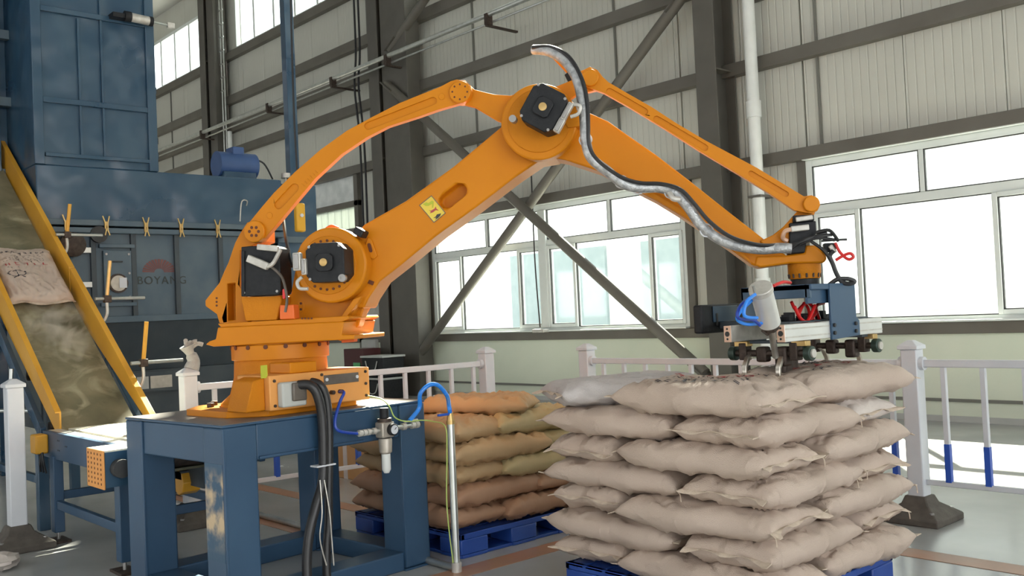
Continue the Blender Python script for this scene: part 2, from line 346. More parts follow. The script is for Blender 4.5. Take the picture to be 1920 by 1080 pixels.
def window(n, x0, x1, z0, z1, label=None):
    w = bpy.data.objects.new('window_%d'%n, None); COL.objects.link(w); w.location=((x0+x1)/2,WY,z0); ORG[w.name]=Vector(w.location); S(w)
    return w
def fr(w, name, x0,x1,z0,z1, y0=WY-.05, y1=WY+.03, m='pvc'): return B().box(x0,x1,y0,y1,z0,z1).build(name, m, w, .006)
def pane(w, x0,x1,z0,z1): 
    s=B().box(x0-.012,x1+.012,WY-.0,WY+.012,z0-.012,z1+.012).build('pane','glass',w,smooth=False)
def slider(w, x0, x1, z0, z1, f=.055):
    # an opening leaf: its own frame with a dark seal and one pane
    for a in ((x0,x0+f,z0,z1),(x1-f,x1,z0,z1),(x0+f,x1-f,z0,z0+f),(x0+f,x1-f,z1-f,z1)): fr(w,'sash',*a,y0=WY-.075,y1=WY-.01)
    b=B(); t=.012
    for a in ((x0+f,x0+f+t,z0+f,z1-f),(x1-f-t,x1-f,z0+f,z1-f),(x0+f,x1-f,z0+f,z0+f+t),(x0+f,x1-f,z1-f-t,z1-f)): b.box(a[0],a[1],WY-.06,WY-.02,a[2],a[3])
    b.build('window_seal','seal',w,smooth=False); pane(w,x0+f,x1-f,z0+f,z1-f)
def gasket(w,x0,x1,z0,z1,t=.012):
    b=B()
    for a in ((x0,x0+t,z0,z1),(x1-t,x1,z0,z1),(x0,x1,z0,z0+t),(x0,x1,z1-t,z1)): b.box(a[0],a[1],WY-.045,WY-.01,a[2],a[3])
    b.build('window_seal','seal',w,smooth=False); pane(w,x0,x1,z0,z1)
def big_window(n, x0, x1, cuts_low, cuts_up, mull=None):
    z0, z1, zt = 1.17, 3.33, 2.68
    w = window(n, x0, x1, z0, z1)
    fr(w,'frame',x0,x0+.09,z0,z1); fr(w,'frame',x1-.09,x1,z0,z1); fr(w,'frame',x0+.09,x1-.09,z0,z0+.07); fr(w,'frame',x0+.09,x1-.09,z1-.09,z1)
    fr(w,'sill',x0,x1,z0-.0,z0+.025,y0=WY-.16,y1=WY-.05)
    xs=[x0+.09]+([mull-.09,mull+.09] if mull else [])+[x1-.09]
    if mull: fr(w,'mullion',mull-.09,mull+.09,z0+.07,z1-.09,y0=WY-.09)
    spans=[(xs[0],xs[-1])] if not mull else [(xs[0],xs[1]),(xs[2],xs[3])]
    for (a,c) in spans:
        fr(w,'transom',a,c,zt-.06,zt+.05)
        up=[a]+[q for q in cuts_up if a<q<c]+[c]
        for i,(p,q) in enumerate(zip(up,up[1:])):
            l=p+(.03 if i else 0); r=q-(.03 if q!=c else 0)
            gasket(w,l,r,zt+.05,z1-.09)
            if q!=c: fr(w,'glazing_bar',q-.03,q+.03,zt+.05,z1-.09)
        lo=[a]+[q for q in cuts_low if a<q<c]+[c]
        for i,(p,q) in enumerate(zip(lo,lo[1:])):
            if i%2==0: slider(w,p,q+.03,z0+.07,zt-.06)
            else: gasket(w,p+.03,q,z0+.07,zt-.06)
    B().box(x0,x1,WY-.13,WY+.05,z1,3.36).build('lintel_trim','pvc',w,smooth=False)
    B().box(x0-.12,x0,WY-.06,WY+.1,z0,3.36).build('jamb','girt',w,smooth=False)
    B().box(x1,x1+.12,WY-.06,WY+.1,z0,3.36).build('jamb','girt',w,smooth=False)
    return w
big_window(1,-14.78,-8.62,[-13.9,-12.3,-10.92,-9.32],[-13.12,-10.12],-11.64)
big_window(2,-6.62,-.6,[-5.93,-4.3,-2.9,-1.4],[-5.09,-2.2],-3.6)
big_window(3,1.2,7.2,[2,3.6,5,6.4],[2.7,5.6],4.2)
for i,(a,c) in enumerate(UPW):
    zl=8.66 if a<-15 else 7.88; w=window(4+i,a,c,zl,10.15)  # unseen near-bay sills lowered, girt cut short, to let sun onto the table
    fr(w,'frame',a,c,zl,zl+.08); fr(w,'frame',a,c,10.06,10.15); k=max(1,round((c-a)/1.0))
    for j in range(k+1):
        x=a+(c-a)*j/k; fr(w,'glazing_bar',max(a,x-.045),min(c,x+.045),zl+.08,10.06)
        if j<k: pane(w,x+.045,a+(c-a)*(j+1)/k-.045,zl+.08,10.06)
# curtain doorway in the far bay
d=bpy.data.objects.new('door_1',None); COL.objects.link(d); d.location=(-18.7,WY,0); ORG['door_1']=Vector(d.location); S(d)
for a,c in ((DOOR[0],DOOR[0]+.15),(DOOR[1]-.15,DOOR[1])): B().box(a,c,WY-.1,WY+.1,0,4.66).build('door_frame','girt',d,.005)
B().box(*DOOR,WY-.1,WY+.05,3.98,4.10).build('door_frame','girt',d,.005)
B().box(DOOR[0]+.15,DOOR[1]-.15,WY-.01,WY+.03,4.10,4.66).build('clear_film','foil',d,smooth=False)
for k in range(9):
    x=DOOR[0]+.17+k*.285; B().box(x,x+.28,WY-.03+.012*(k%2),WY-.02+.012*(k%2)+.02,.05,3.98).build('curtain_strip','strip',d,smooth=False)

# columns
for i,(x,lab) in enumerate(((-7.80,'dark grey steel column beside the white downpipe'),(-15.86,'dark grey steel column behind the orange upper arm'),(-23.8,'dark grey steel column left of the thin blue pole, farthest from the camera'))):
    t=thing('steel_column',(x,11.05,0),lab,'column')
    B().box(x-.17,x+.17,10.80,10.82,0,10.9).build('flange','steel',t,.004)
    B().box(x-.17,x+.17,11.24,11.26,0,10.9).build('flange','steel',t,.004)
    B().box(x-.012,x+.012,10.82,11.24,0,10.9).build('web','steel',t,smooth=False)
    for z in (2.4,4.72,6.65,8.5): B().box(x+.012,x+.17,10.82,11.24,z,z+.02).build('stiffener','girt',t,smooth=False)
    if i: B().box(x+.2,x+(1.05 if i==1 else .6),10.86,11.2,0,10.9).build('wide_side_member','steel',t,.01)
t=thing('downpipe',(-7.18,10.98,0),'white plastic downpipe running up the wall beside the right column','pipe')
B().cyl((-7.18,10.98,0),(-7.18,10.98,10.8),.082,n=24).build('pipe','jug',t)
for z in (3.98,1.6,8.): B().cyl((-7.18,10.98,z),(-7.18,10.98,z+.22),.1,n=24).build('coupling','jug',t)
for z in (2.9,5.6): B().box(-7.28,-7.08,10.88,11.25,z,z+.03).build('pipe_bracket','steel',t)
def brace(p,q,lab,r=.085,pl=True):
    t=thing('diagonal_brace',p,lab,'brace')
    B().cyl(p,q,r,n=16).build('tube','girt',t)
    for e,f in ((p,q),(q,p)):
        e=Vector(e); dd=(Vector(f)-e).normalized()
        B().bar(e-dd*.05,e+dd*.35,.02,.26,up=(0,1,0)).build('gusset_plate','steel',t,smooth=False)
brace((-15.5,10.95,.35),(-8.2,10.95,5.95),'grey tubular brace rising to the right in front of the middle window')
brace((-8.05,10.78,.55),(-15.4,10.78,6.15),'grey tubular brace falling to the right in front of the middle window')
brace((-15.4,10.9,6.85),(-8.2,10.9,11.0-.1),'grey diagonal brace at the top beside the second column')
# horizontal pipe run on brackets
t=thing('conduit_pipe',(-16,10.55,6.52),'long thin galvanised pipe running along the wall across the columns','pipe')
B().cyl((-33,10.55,6.52),(-8,10.55,6.60),.045,n=12).build('pipe','steelb',t)
B().cyl((-33,10.62,6.40),(-8,10.62,6.48),.02,n=8).build('small_pipe','steelb',t)
for x in (-23.4,-19.8,-17,-15.0,-12): B().box(x-.03,x+.03,10.5,11.2,6.38,6.41).box(x-.04,x+.04,10.49,10.61,6.41,6.6).build('pipe_bracket','rust',t,smooth=False)
t=thing('conduit_drop',(-22.4,10.8,0),'thin white vertical conduit beside the far left column','pipe')
B().cyl((-22.25,10.75,0),(-22.25,10.75,6.4),.06,n=10).build('pipe','jug',t)
t=thing('wall_cables',(-16.3,10.7,3),'dark cables hanging down the side of the middle column','cable')
for k,x in enumerate((-16.35,-16.2)): B().tube([(x,10.72,8.6),(x+.03,10.7,7),(x-.1,10.72,6.3),(x+.02,10.72,5),(x,10.72,2.4)],.022,6).build('cable','hose',t)
t=thing('ladder_conduits',(-22.9,11.1,6),'bundle of thin grey conduits rising beside the high window','conduit')
for x in (-22.95,-22.8): B().cyl((x-.35+.2,11.0,6.0),(x-.35+.2,11.0,10.8),.02,n=8).build('conduit','steelb',t)
for k in range(8): B().box(-23.15,-22.9,10.98,11.0,7.6+k*.35,7.63+k*.35).build('rung','steelb',t,smooth=False)
# window cord and its handle
t=thing('window_cord',(-11.7,11.1,1.2),'thin dark pull cord hanging in front of the middle window','cord')
B().tube([(-11.72,11.12,3.9),(-11.71,11.1,2.4),(-11.68,11.12,1.25)],.012,6).build('cord','hose',t)
B().box(-11.78,-11.5,11.02,11.16,1.16,1.22).build('cord_handle','conn',t,.01)
# yard building outside
t=thing('yard_building',(-16,30,0),'white building with grey gates seen hazily through the windows','building')
B().box(-50,20,30,36,0,11).build('facade','facade',t,smooth=False)
for (x0,x1) in ((-33.2,-27.2),(-25.2,-21.4)): 
    B().box(x0,x1,29.85,30,0,4.2).build('gate','gate',t,smooth=False)
for k in range(6): B().box(-36+k*5.4,-33+k*5.4,29.93,30,7.0,8.6).build('window','louver',t,smooth=False)
for k in range(26): B().box(-15.2,-12.6,29.86,29.95,.5+k*.26,.62+k*.26).build('louvre_slat','louver',t,smooth=False)
B().box(-12.2,-11.9,29.8,30,0,9).build('downpipe','louver',t,smooth=False)

# ------------------------------------------------------------------ floor markings (worn paint)
def line(x0,x1,y0,y1): return B().box(x0,x1,y0,y1,.0005,.003).build('floor_marking','floorline',smooth=False)
for a,lab in (((-9,-4.75,3.36,3.5),'worn orange line on the floor in front of the kraft bag pallet'),((-4.5,-4.32,-1,6.0),'worn orange line on the floor between the two pallets'),((-2.9,3,5.32,5.5),'worn orange line on the floor right of the sack pallet'),((-9,-5.9,4.05,4.2),'worn orange line on the floor left of the kraft bag pallet')):
    tag(line(*a),lab,'floor marking')

# ================================================================== FENCE
def post(x,y,lab,name='fence_post'):
    t=thing(name,(x,y,0),lab,'fence post','white fence posts')
    B().box(x-.055,x+.055,y-.055,y+.055,.1,1.14).build('post_tube','white',t,.008)
    bb=B(); bb.poly([(x-.068,y-.068,1.14),(x+.068,y-.068,1.14),(x+.068,y+.068,1.14),(x-.068,y+.068,1.14),(x-.068,y-.068,1.165),(x+.068,y-.068,1.165),(x+.068,y+.068,1.165),(x-.068,y+.068,1.165),(x-.02,y-.02,1.2),(x+.02,y-.02,1.2),(x+.02,y+.02,1.2),(x-.02,y+.02,1.2)],
      [(3,2,1,0),(0,1,5,4),(1,2,6,5),(2,3,7,6),(3,0,4,7),(4,5,9,8),(5,6,10,9),(6,7,11,10),(7,4,8,11),(8,9,10,11)])
    bb.build('post_cap','white',t,.004)
    bb=B(); r0,r1=.2,.09
    P=[(x-r0,y-r0,0),(x+r0,y-r0,0),(x+r0,y+r0,0),(x-r0,y+r0,0),(x-r0,y-r0,.045),(x+r0,y-r0,.045),(x+r0,y+r0,.045),(x-r0,y+r0,.045),(x-r1,y-r1,.12),(x+r1,y-r1,.12),(x+r1,y+r1,.12),(x-r1,y+r1,.12),(x-.07,y-.07,.17),(x+.07,y-.07,.17),(x+.07,y+.07,.17),(x-.07,y+.07,.17)]
    bb.poly(P,[(3,2,1,0),(0,1,5,4),(1,2,6,5),(2,3,7,6),(3,0,4,7),(4,5,9,8),(5,6,10,9),(6,7,11,10),(7,4,8,11),(8,9,13,12),(9,10,14,13),(10,11,15,14),(11,8,12,15),(12,13,14,15)])
    ft=bb.build('rubber_base','rubber',t,.008)
    for (i,j) in ((-1,-1),(1,-1),(1,1),(-1,1)): B().cyl((x+i*.14,y+j*.14,.06),(x+i*.14,y+j*.14,.085),.016,n=8).build('anchor_bolt','bolt',ft)
    return t
posts=[((-2.96,6.24),'white fence post on a dark base right of the sack stack'),((-5.96,6.24),'white fence post behind the left end of the sack stack'),
 ((-6.85,5.80),'white fence post behind the kraft bags, left side of the fence gap'),((-7.12,3.02),'white fence post partly hidden behind the orange robot base, glove on top'),((-7.42,1.87),'white fence post at the left edge in front of the inclined conveyor'),((-.1,6.24),'white fence post just outside the right edge')]
for p,l in posts[:5]: post(*p,l)
post(*posts[5][0],posts[5][1])
def fence(p,q,nb,lab):
    p=Vector((*p,0)); q=Vector((*q,0)); t=thing('railing',p,lab,'railing','white railings'); u=(q-p).normalized(); n=Vector((-u.y,u.x,0))
    a=p+u*.055; c=q-u*.055
    B().bar(a+Vector((0,0,1.045)),c+Vector((0,0,1.045)),.045,.05).build('top_rail','white',t,.006)
    B().bar(a+Vector((0,0,.26)),c+Vector((0,0,.26)),.03,.035).build('bottom_rail','white',t,.004)
    for k in range(nb):
        x=a+(c-a)*((k+.6)/nb); 
        o=B().box(x.x-.0165,x.x+.0165,x.y-.0165,x.y+.0165,.27,1.03).build('baluster','white',t,.003)
        B().box(x.x-.019,x.x+.019,x.y-.019,x.y+.019,.27,.52).build('reflective_sleeve','bluepl',o,.002)
    for e,s in ((a,1),(c,-1)): B().cyl(e+Vector((0,0,1.045)),e+u*s*.03+Vector((0,0,1.045)),.045,n=14).build('rail_clamp','white',t)
fence((-2.96,6.24),(-.1,6.24),11,'white railing between the right post and the right edge')
fence((-5.96,6.24),(-2.96,6.24),12,'white railing behind the sack stack and gripper')
fence((-7.12,3.02),(-6.85,5.80),11,'white railing running from the robot base to the wall side')
t=thing('glove',(-7.12,3.04,1.2),'limp grey work glove standing on top of the fence post left of the robot','glove')
bb=B(); bb.tube([(-7.12,3.05,1.185),(-7.12,3.07,1.25),(-7.12,3.04,1.32),(-7.12,3.02,1.37)],.05,12,5,lambda s:1.15-.55*math.sin(s*3)**2*(.5 if s<.6 else 1)); bb.build('palm','glove',t)
for k,(dy,dz) in enumerate(((-.03,.05),(.0,.03),(.03,.04),(.06,.01))): B().tube([(-7.12,3.03+dy*.4,1.35),(-7.11,3.04+dy,1.375+dz*.5),(-7.1,3.05+dy*1.5,1.36+dz)],.017,8,4).build('finger','glove',t)
# ================================================================== items beside the wall
t=thing('switch_box',(-16.1,10.72,1.05),'light grey switch box mounted on the middle column','electrical box')
g=ony(697,657,10.75); B().box(g.x-.27,g.x+.22,10.68,10.78,g.z-.2,g.z+.22).build('box_body','grey',t,.015)
B().box(g.x-.25,g.x+.2,10.675,10.68,g.z-.18,g.z+.2).build('box_cover','grey',t,.004)
t=thing('red_cabinet',(-16.1,10.3,0),'dark red cabinet with a small green sign behind the railing','cabinet')
B().box(-16.45,-15.72,10.2,10.6,0,.95).build('cabinet_body','dkred',t,.01); B().box(-16.1,-15.85,10.19,10.2,.5,.68).build('green_sign','gled',t,smooth=False)
for k,(x,z) in enumerate(((-15.3,.42),(-15.3,.0))):
    t=thing('storage_crate',(x,10.3,z),'black crate by the column, %s of the two stacked'%('upper' if k==0 else 'lower'),'crate')
    B().box(x-.36,x+.36,10.1,10.6,z,z+.36).build('crate_body','black',t,.02); B().box(x-.38,x+.38,10.08,10.62,z+.36,z+.40).build('crate_rim','grey',t,.01)
    B().tube([(x-.2,10.085,z+.3),(x-.1,10.08,z+.12),(x+.1,10.08,z+.12),(x+.2,10.085,z+.3)],.012,6).build('crate_handle','grey',t)
t=thing('plastic_drum',(-11.3,8.6,0),'translucent white plastic drum behind the railing left of the blue hose','drum')
J=onz(822,812,0); B().lathe(J,[(.15,0),(.17,.03),(.17,.38),(.15,.43),(.06,.46)],24).build('drum_body','jug',t); B().cyl(J+Vector((0,0,.46)),J+Vector((0,0,.49)),.05).build('cap','white',t)
g=onz(672,902,0); t=thing('cardboard_box',g,'brown cardboard box on the floor behind the robot table','box')
B().box(g.x-.75,g.x+.3,g.y,g.y+.6,0,.50).build('carton_body','carton',t,.008); B().box(g.x-.25,g.x-.18,g.y-.002,g.y+.001,0,.5).build('packing_tape','sackg',t,smooth=False)
g=onz(15,1065,0); 
t=thing('paper_scrap',g,'crumpled pale sack scrap on the floor at the bottom left corner','scrap')
bb=B(); 
def blob(b,c,rx,ry,rz,seed,amp=.25,n=18):
    P=[];m=10
    for j in range(m+1):
        for i in range(n):
            th=math.pi*j/m; ph=2*math.pi*i/n; d=Vector((math.sin(th)*math.cos(ph),math.sin(th)*math.sin(ph),math.cos(th)))
            s=1+amp*noise.noise(d*2.3+Vector((seed,0,0)))+amp*.5*noise.noise(d*6+Vector((seed,3,0)))
            P.append(Vector(c)+Vector((d.x*rx*s,d.y*ry*s,max(-rz*.9,d.z*rz*s))))
    b.poly(P,[(j*n+i,j*n+(i+1)%n,(j+1)*n+(i+1)%n,(j+1)*n+i) for j in range(m) for i in range(n)])
blob(bb,(g.x-.05,g.y-.05,.045),.16,.12,.05,3,.5); bb.build('scrap_sheet','sack2',t)

# ================================================================== MACHINE (bag slitting machine behind)
XM=-10.6
mc=thing('bag_opening_machine',(XM-.5,4.2,0),'large dark blue bag opening machine with a tall tower at the left','machine')
def my(x,y): p=onx(x,y,XM); return p
B().box(XM-1.6,XM,2.95,5.78,2.70,3.29).build('upper_body','mblue',mc,.012)
B().box(XM-1.6,XM-.03,2.95,5.62,1.64,2.62).build('middle_body','mblue2',mc,.008)
B().box(XM-1.6,XM+.04,2.93,5.80,2.655,2.72).build('upper_flange','mblue2',mc,.008)
B().box(XM-1.6,XM+.04,2.93,5.80,2.575,2.635).build('lower_flange','mblue2',mc,.008)
B().box(XM-1.6,XM+.05,2.93,5.70,1.60,1.67).build('base_flange','mblue2',mc,.006)
bb=B(); bb.poly([(XM,2.95,1.6),(XM,5.65,1.6),(XM-1.6,5.65,1.6),(XM-1.6,2.95,1.6),(XM-.28,3.0,1.05),(XM-.28,5.6,1.05),(XM-1.3,5.6,1.05),(XM-1.3,3.0,1.05)],[(0,1,5,4),(1,2,6,5),(2,3,7,6),(3,0,4,7),(4,5,6,7),(0,1,2,3)]); bb.build('hopper','mdark',mc,.006)
B().box(XM-1.3,XM-.28,3.0,5.6,.5,1.05).build('discharge_box','mdark',mc,.006)
B().box(XM-.28,XM-.22,3.0,5.7,1.18,1.24).build('hopper_rail','mblue2',mc,.004)
for y in (3.05,5.55):
    for x in (XM-1.5,XM-.15): B().box(x-.05,x+.05,y-.05,y+.05,0,1.6).build('leg','mdark',mc,.006)
for y in (3.5,3.93,4.42,4.95,5.35): B().box(XM-.03,XM+.01,y-.028,y+.028,1.67,2.58).build('stiffening_rib','mdark',mc,.004)
for z in (2.39,2.02): B().box(XM-.03,XM+.03,2.97,3.47,z-.03,z+.03).build('cross_rib','alu',mc,.004)
hb=B().box(XM-.02,XM+.015,3.60,3.90,1.84,2.39).build('hatch','mblue2',mc,.006)
B().cyl((XM+.015,3.745,2.03),(XM+.035,3.745,2.03),.105,n=28).build('port_ring','rust',hb); B().cyl((XM+.035,3.745,2.03),(XM+.04,3.745,2.03),.085,n=28).build('port_glass','filt',hb)
B().box(XM+.04,XM+.05,3.75,3.83,1.98,2.09).build('paper_scrap','white',hb,smooth=False); B().box(XM+.015,XM+.03,3.66,3.80,2.26,2.275).build('hatch_slot','seal',hb,smooth=False)
for (y,z) in ((3.63,1.88),(3.87,1.88),(3.63,2.35),(3.87,2.35),(3.87,2.14)): B().cyl((XM+.015,y,z),(XM+.025,y,z),.013,n=8).build('hatch_bolt','bolt',hb)
B().box(XM-.02,XM+.02,3.56,3.94,2.42,2.46).build('cross_rib','mblue2',mc,.004); B().box(XM-.02,XM+.02,3.56,3.94,1.78,1.82).build('cross_rib','mblue2',mc,.004)
B().lathe((XM+.03,3.26,2.44),[(.0,0),(.13,0),(.13,.10),(.07,.13),(.0,.13)],24,Vector((0,1,0)),Vector((0,0,1)),Vector((1,0,0))).build('round_motor','rust',mc)
B().cyl((XM+.02,3.55,2.56),(XM+.06,3.55,2.56),.09,n=20).build('black_disc','seal',mc)
for y in (3.22,3.63,4.06,4.46,4.9):
    k=B(); k.box(XM+.04,XM+.06,y-.02,y+.02,2.60,2.70); k.bar((XM+.06,y-.04,2.76),(XM+.06,y+.03,2.55),.012,.012); k.bar((XM+.06,y+.03,2.76),(XM+.06,y-.02,2.55),.012,.012); k.build('toggle_clip','brass',mc,smooth=False)
for (y0,y1,m_) in ((4.0,4.13,'grey'),(4.15,4.40,'filt')): B().box(XM-.222,XM-.215,y0,y1,.84,.98).build('machine_nameplate',m_,mc,smooth=False)
B().box(XM-.3,XM-.222,3.9,4.5,.80,1.03).build('nameplate_bracket','mdark',mc,smooth=False)
# faded logo: half sunburst and letters
bb=B(); cy,cz=4.22,2.15
for k in range(15):
    a=math.pi*(k+.5)/15; r0,r1=.055,.19
    for rr0,rr1 in ((r0,r1),):
        w=.075
        P=[(XM-.026,cy+math.cos(a-w)*rr0,cz+math.sin(a-w)*rr0*.8),(XM-.026,cy+math.cos(a+w)*rr0,cz+math.sin(a+w)*rr0*.8),(XM-.026,cy+math.cos(a+w)*rr1,cz+math.sin(a+w)*rr1*.8),(XM-.026,cy+math.cos(a-w)*rr1,cz+math.sin(a-w)*rr1*.8)]
        bb.poly(P,[(0,1,2,3)])
tag(bb.build('logo_sunburst','inkrf',mc,smooth=False),'faded red half sunburst logo')
def text_mesh(body, size, m, parent, matrix, name='lettering', extrude=.001, align='CENTER', spacing=1.0):
    cu=bpy.data.curves.new(name,'FONT'); cu.body=body; cu.size=size; cu.align_x=align; cu.extrude=extrude; cu.space_character=spacing
    tmp=bpy.data.objects.new('tmp',cu); COL.objects.link(tmp); dg=bpy.context.evaluated_depsgraph_get(); me=bpy.data.meshes.new_from_object(tmp.evaluated_get(dg))
    bpy.data.objects.remove(tmp); me.transform(Matrix.Translation(-ORG[parent.name])@matrix); o=bpy.data.objects.new(name,me); COL.objects.link(o)
    o.parent=parent; ORG[o.name]=ORG[parent.name]; me.materials.clear(); me.materials.append(M[m]); return o
text_mesh('BOYANG',.125,'inkf',mc,Matrix.Translation((XM-.024,4.25,2.02))@Matrix(((0,0,1,0),(1,0,0,0),(0,1,0,0),(0,0,0,1))),spacing=1.15)
# tower
B().box(XM-1.3,XM-.02,2.95,4.24,3.29,9.5).build('tower_shell','mblue',mc,.01)
for y in (2.99,4.19): B().box(XM-.02,XM+.02,y-.05,y+.05,3.29,9.5).build('tower_post','mblue',mc,.006)
for z in (4.95,3.98,6.2): B().box(XM-.02,XM+.02,3.04,4.14,z-.03,z+.03).build('tower_crossbar','mblue',mc,.006)
for y,z0,z1 in ((3.42,3.4,4.9),(3.66,3.4,6.5)): B().box(XM-.02,XM+.008,y-.012,y+.012,z0,z1).build('tower_rib','mblue',mc,.003)
B().box(XM-.02,XM+.015,3.05,4.15,3.38,3.42).build('tower_crossbar','mblue',mc,.004)
for z in (3.45,3.62,4.2): B().box(XM-.2,XM-.06,4.24,4.28,z,z+.07).build('hinge','mdark',mc,.004)
# left lattice
for y in (2.0,2.78): B().box(XM-.9,XM-.8,y-.05,y+.05,0,9.5).build('lattice_post','mblue',mc,.006)
for z in (3.3,4.1,4.85,5.7): B().box(XM-.9,XM-.82,1.0,2.95,z-.05,z+.05).build('lattice_bar','mblue2',mc,.004)
B().bar((XM-.86,2.75,3.75),(XM-.86,1.4,4.9),.06,.08).build('lattice_diagonal','mblue2',mc,.004)
B().box(XM-1.5,XM-1.0,0,2.95,3.0,9.5).build('side_casing','mblue',mc,.006)
B().box(XM-1.5,XM-1.0,0.5,2.2,0,3.0).build('side_casing','mdark',mc,.006)
# right section set back
B().box(XM-1.4,XM-.15,5.78,6.35,1.5,3.27).build('end_section','mblue',mc,.01); B().box(XM-1.4,XM-.1,5.76,6.37,2.52,2.6).build('end_flange','mblue2',mc,.005)
B().box(XM-1.4,XM-.3,5.8,6.3,0,1.5).build('end_leg_box','mdark',mc,.005)
B().tube([(XM,5.3,2.95),(XM+.06,5.28,3.0),(XM+.08,5.2,2.98),(XM+.06,5.18,2.75)],.008,6).build('loop_handle','conn',mc)
t=thing('air_cylinder',(XM+.05,4.0,4.9),'small grey air cylinder with rod at the top right of the tower','air cylinder')
c=onx(262,35,XM+.12); B().cyl(c+Vector((0,-.11,0)),c+Vector((0,.10,-.01)),.05,n=20).build('barrel','conn',t)
B().cyl(c+Vector((0,-.17,0)),c+Vector((0,-.10,0)),.058,n=20).build('end_cap','black',t); B().cyl(c+Vector((0,.10,-.01)),c+Vector((0,.14,-.01)),.055,n=20).build('end_cap','black',t)
B().cyl(c+Vector((0,.14,-.01)),c+Vector((0,.34,-.02)),.012,n=10).build('piston_rod','steelb',t); B().box(c.x-.12,c.x+.03,c.y-.3,c.y-.15,c.z-.03,c.z+.02).build('mount','black',t)
B().obox(c+Vector((0,.35,-.02)),Vector((1,0,0)),Vector((0,1,0)),Vector((0,0,1)),.02,.04,.03).build('clevis','conn',t)
t=thing('vibration_motor',(XM-.4,5.35,3.29),'blue motor sitting on top of the machine left of the blue pole','motor')
B().cyl((XM-.4,5.12,3.5),(XM-.4,5.62,3.5),.16,n=24).build('motor_body','motblue',t); B().box(XM-.55,XM-.25,5.15,5.58,3.29,3.40).build('motor_foot','mblue',t,.01); B().box(XM-.5,XM-.3,5.3,5.45,3.62,3.72).build('terminal_box','motblue',t,.01)
B().tube([(XM-.4,5.6,3.6),(XM-.38,5.75,3.55),(XM-.35,5.85,3.35)],.012,6).build('cable','hose',t)
g=onx(540,330,-10.9); t=thing('blue_pole',(-10.9,g.y,0),'tall thin blue steel pole rising behind the machine','pole')
B().box(-10.95,-10.83,g.y-.0,g.y+.13,0,8.6).build('pole_tube','mblue',t,.006); B().box(-10.99,-10.8,g.y-.04,g.y+.17,0,.03).build('pole_foot','mblue',t,.004)
t=thing('hoist_control',(-9.3,5,2.3),'small yellow pendant control box hanging left of the arm joint','control box')
g=onx(562,408,-9.3); B().box(g.x-.04,g.x+.04,g.y-.055,g.y+.055,g.z-.16,g.z+.16).build('control_body','hoist',t,.02); B().cyl(g+Vector((.04,0,.02)),g+Vector((.055,0,.02)),.02).build('push_button','white',t); B().tube([g+Vector((0,0,.15)),g+Vector((0,-.02,1.2)),g+Vector((0,0,2.6))],.012,6).build('pendant_cable','hose',t)
# two hand sensors on top
t=thing('pressure_sensor',(XM-.1,5.9,3.27),'small grey round sensor standing on the right end of the machine','sensor')
B().cyl((XM-.25,5.98,3.27),(XM-.25,5.98,3.36),.012).build('stem','conn',t); B().cyl((XM-.25,5.98,3.36),(XM-.25,5.98,3.42),.06,n=16).build('head','conn',t)

# ================================================================== CONVEYOR
SL=.70; X0=-7.62
def zt(x): return .90+SL*(X0-x)           # top edge of the side rails
def zb(x): return zt(x)-.225               # belt surface
cv=thing('inclined_belt_conveyor',(-8.6,2.55,0),'inclined conveyor with yellow sides and dusty dark green belt','conveyor')
XA,XB=-7.74,-11.7
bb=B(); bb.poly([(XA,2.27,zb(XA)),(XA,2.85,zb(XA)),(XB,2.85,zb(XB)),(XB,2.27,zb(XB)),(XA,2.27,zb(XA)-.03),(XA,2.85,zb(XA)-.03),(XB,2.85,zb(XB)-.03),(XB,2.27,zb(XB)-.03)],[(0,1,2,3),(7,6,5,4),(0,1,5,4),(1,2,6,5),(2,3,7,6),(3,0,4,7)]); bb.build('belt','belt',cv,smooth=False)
def rail(y0,y1,yf0,yf1,label=None):
    xa=X0-.02 if y0<2.5 else X0+.18
    for (s,e) in ((xa,-9.35),(-9.365,XB)):
        bb=B(); dz=.34
        bb.poly([(s,y0,zt(s)),(s,y1,zt(s)),(e,y1,zt(e)),(e,y0,zt(e)),(s,y0,max(.70,zt(s)-dz)),(s,y1,max(.70,zt(s)-dz)),(e,y1,zt(e)-dz),(e,y0,zt(e)-dz)],[(0,1,2,3),(7,6,5,4),(0,1,5,4),(1,2,6,5),(2,3,7,6),(3,0,4,7)])
        bb.poly([(s,yf0,zt(s)+.006),(s,yf1,zt(s)+.006),(e,yf1,zt(e)+.006),(e,yf0,zt(e)+.006),(s,yf0,zt(s)-.006),(s,yf1,zt(s)-.006),(e,yf1,zt(e)-.006),(e,yf0,zt(e)-.006)],[(0,1,2,3),(7,6,5,4),(0,1,5,4),(1,2,6,5),(2,3,7,6),(3,0,4,7)])
        bb.build('side_guard','yellow',cv,.003)
rail(2.235,2.25,2.205,2.25); rail(2.87,2.885,2.87,2.92)
for y in (2.19,2.93):
    bb=B(); s,e=XA-.15,XB
    bb.poly([(s,y-.02,zt(s)-.30),(s,y+.02,zt(s)-.30),(e,y+.02,zt(e)-.30),(e,y-.02,zt(e)-.30),(s,y-.02,zt(s)-.42),(s,y+.02,zt(s)-.42),(e,y+.02,zt(e)-.42),(e,y-.02,zt(e)-.42)],[(0,1,2,3),(7,6,5,4),(0,1,5,4),(1,2,6,5),(2,3,7,6),(3,0,4,7)]); bb.build('frame_channel','mblue',cv,.003)
for (x,y) in ((-7.95,2.19),(-7.95,2.93),(-9.6,2.19),(-9.6,2.93)): B().box(x-.04,x+.04,y-.04,y+.04,0,zt(x)-.4).build('leg','mblue',cv,.005)
for z in (.35,): B().box(-9.6,-7.95,2.17,2.21,z,z+.06).box(-9.6,-7.95,2.91,2.95,z,z+.06).build('stretcher','mblue',cv,.004)
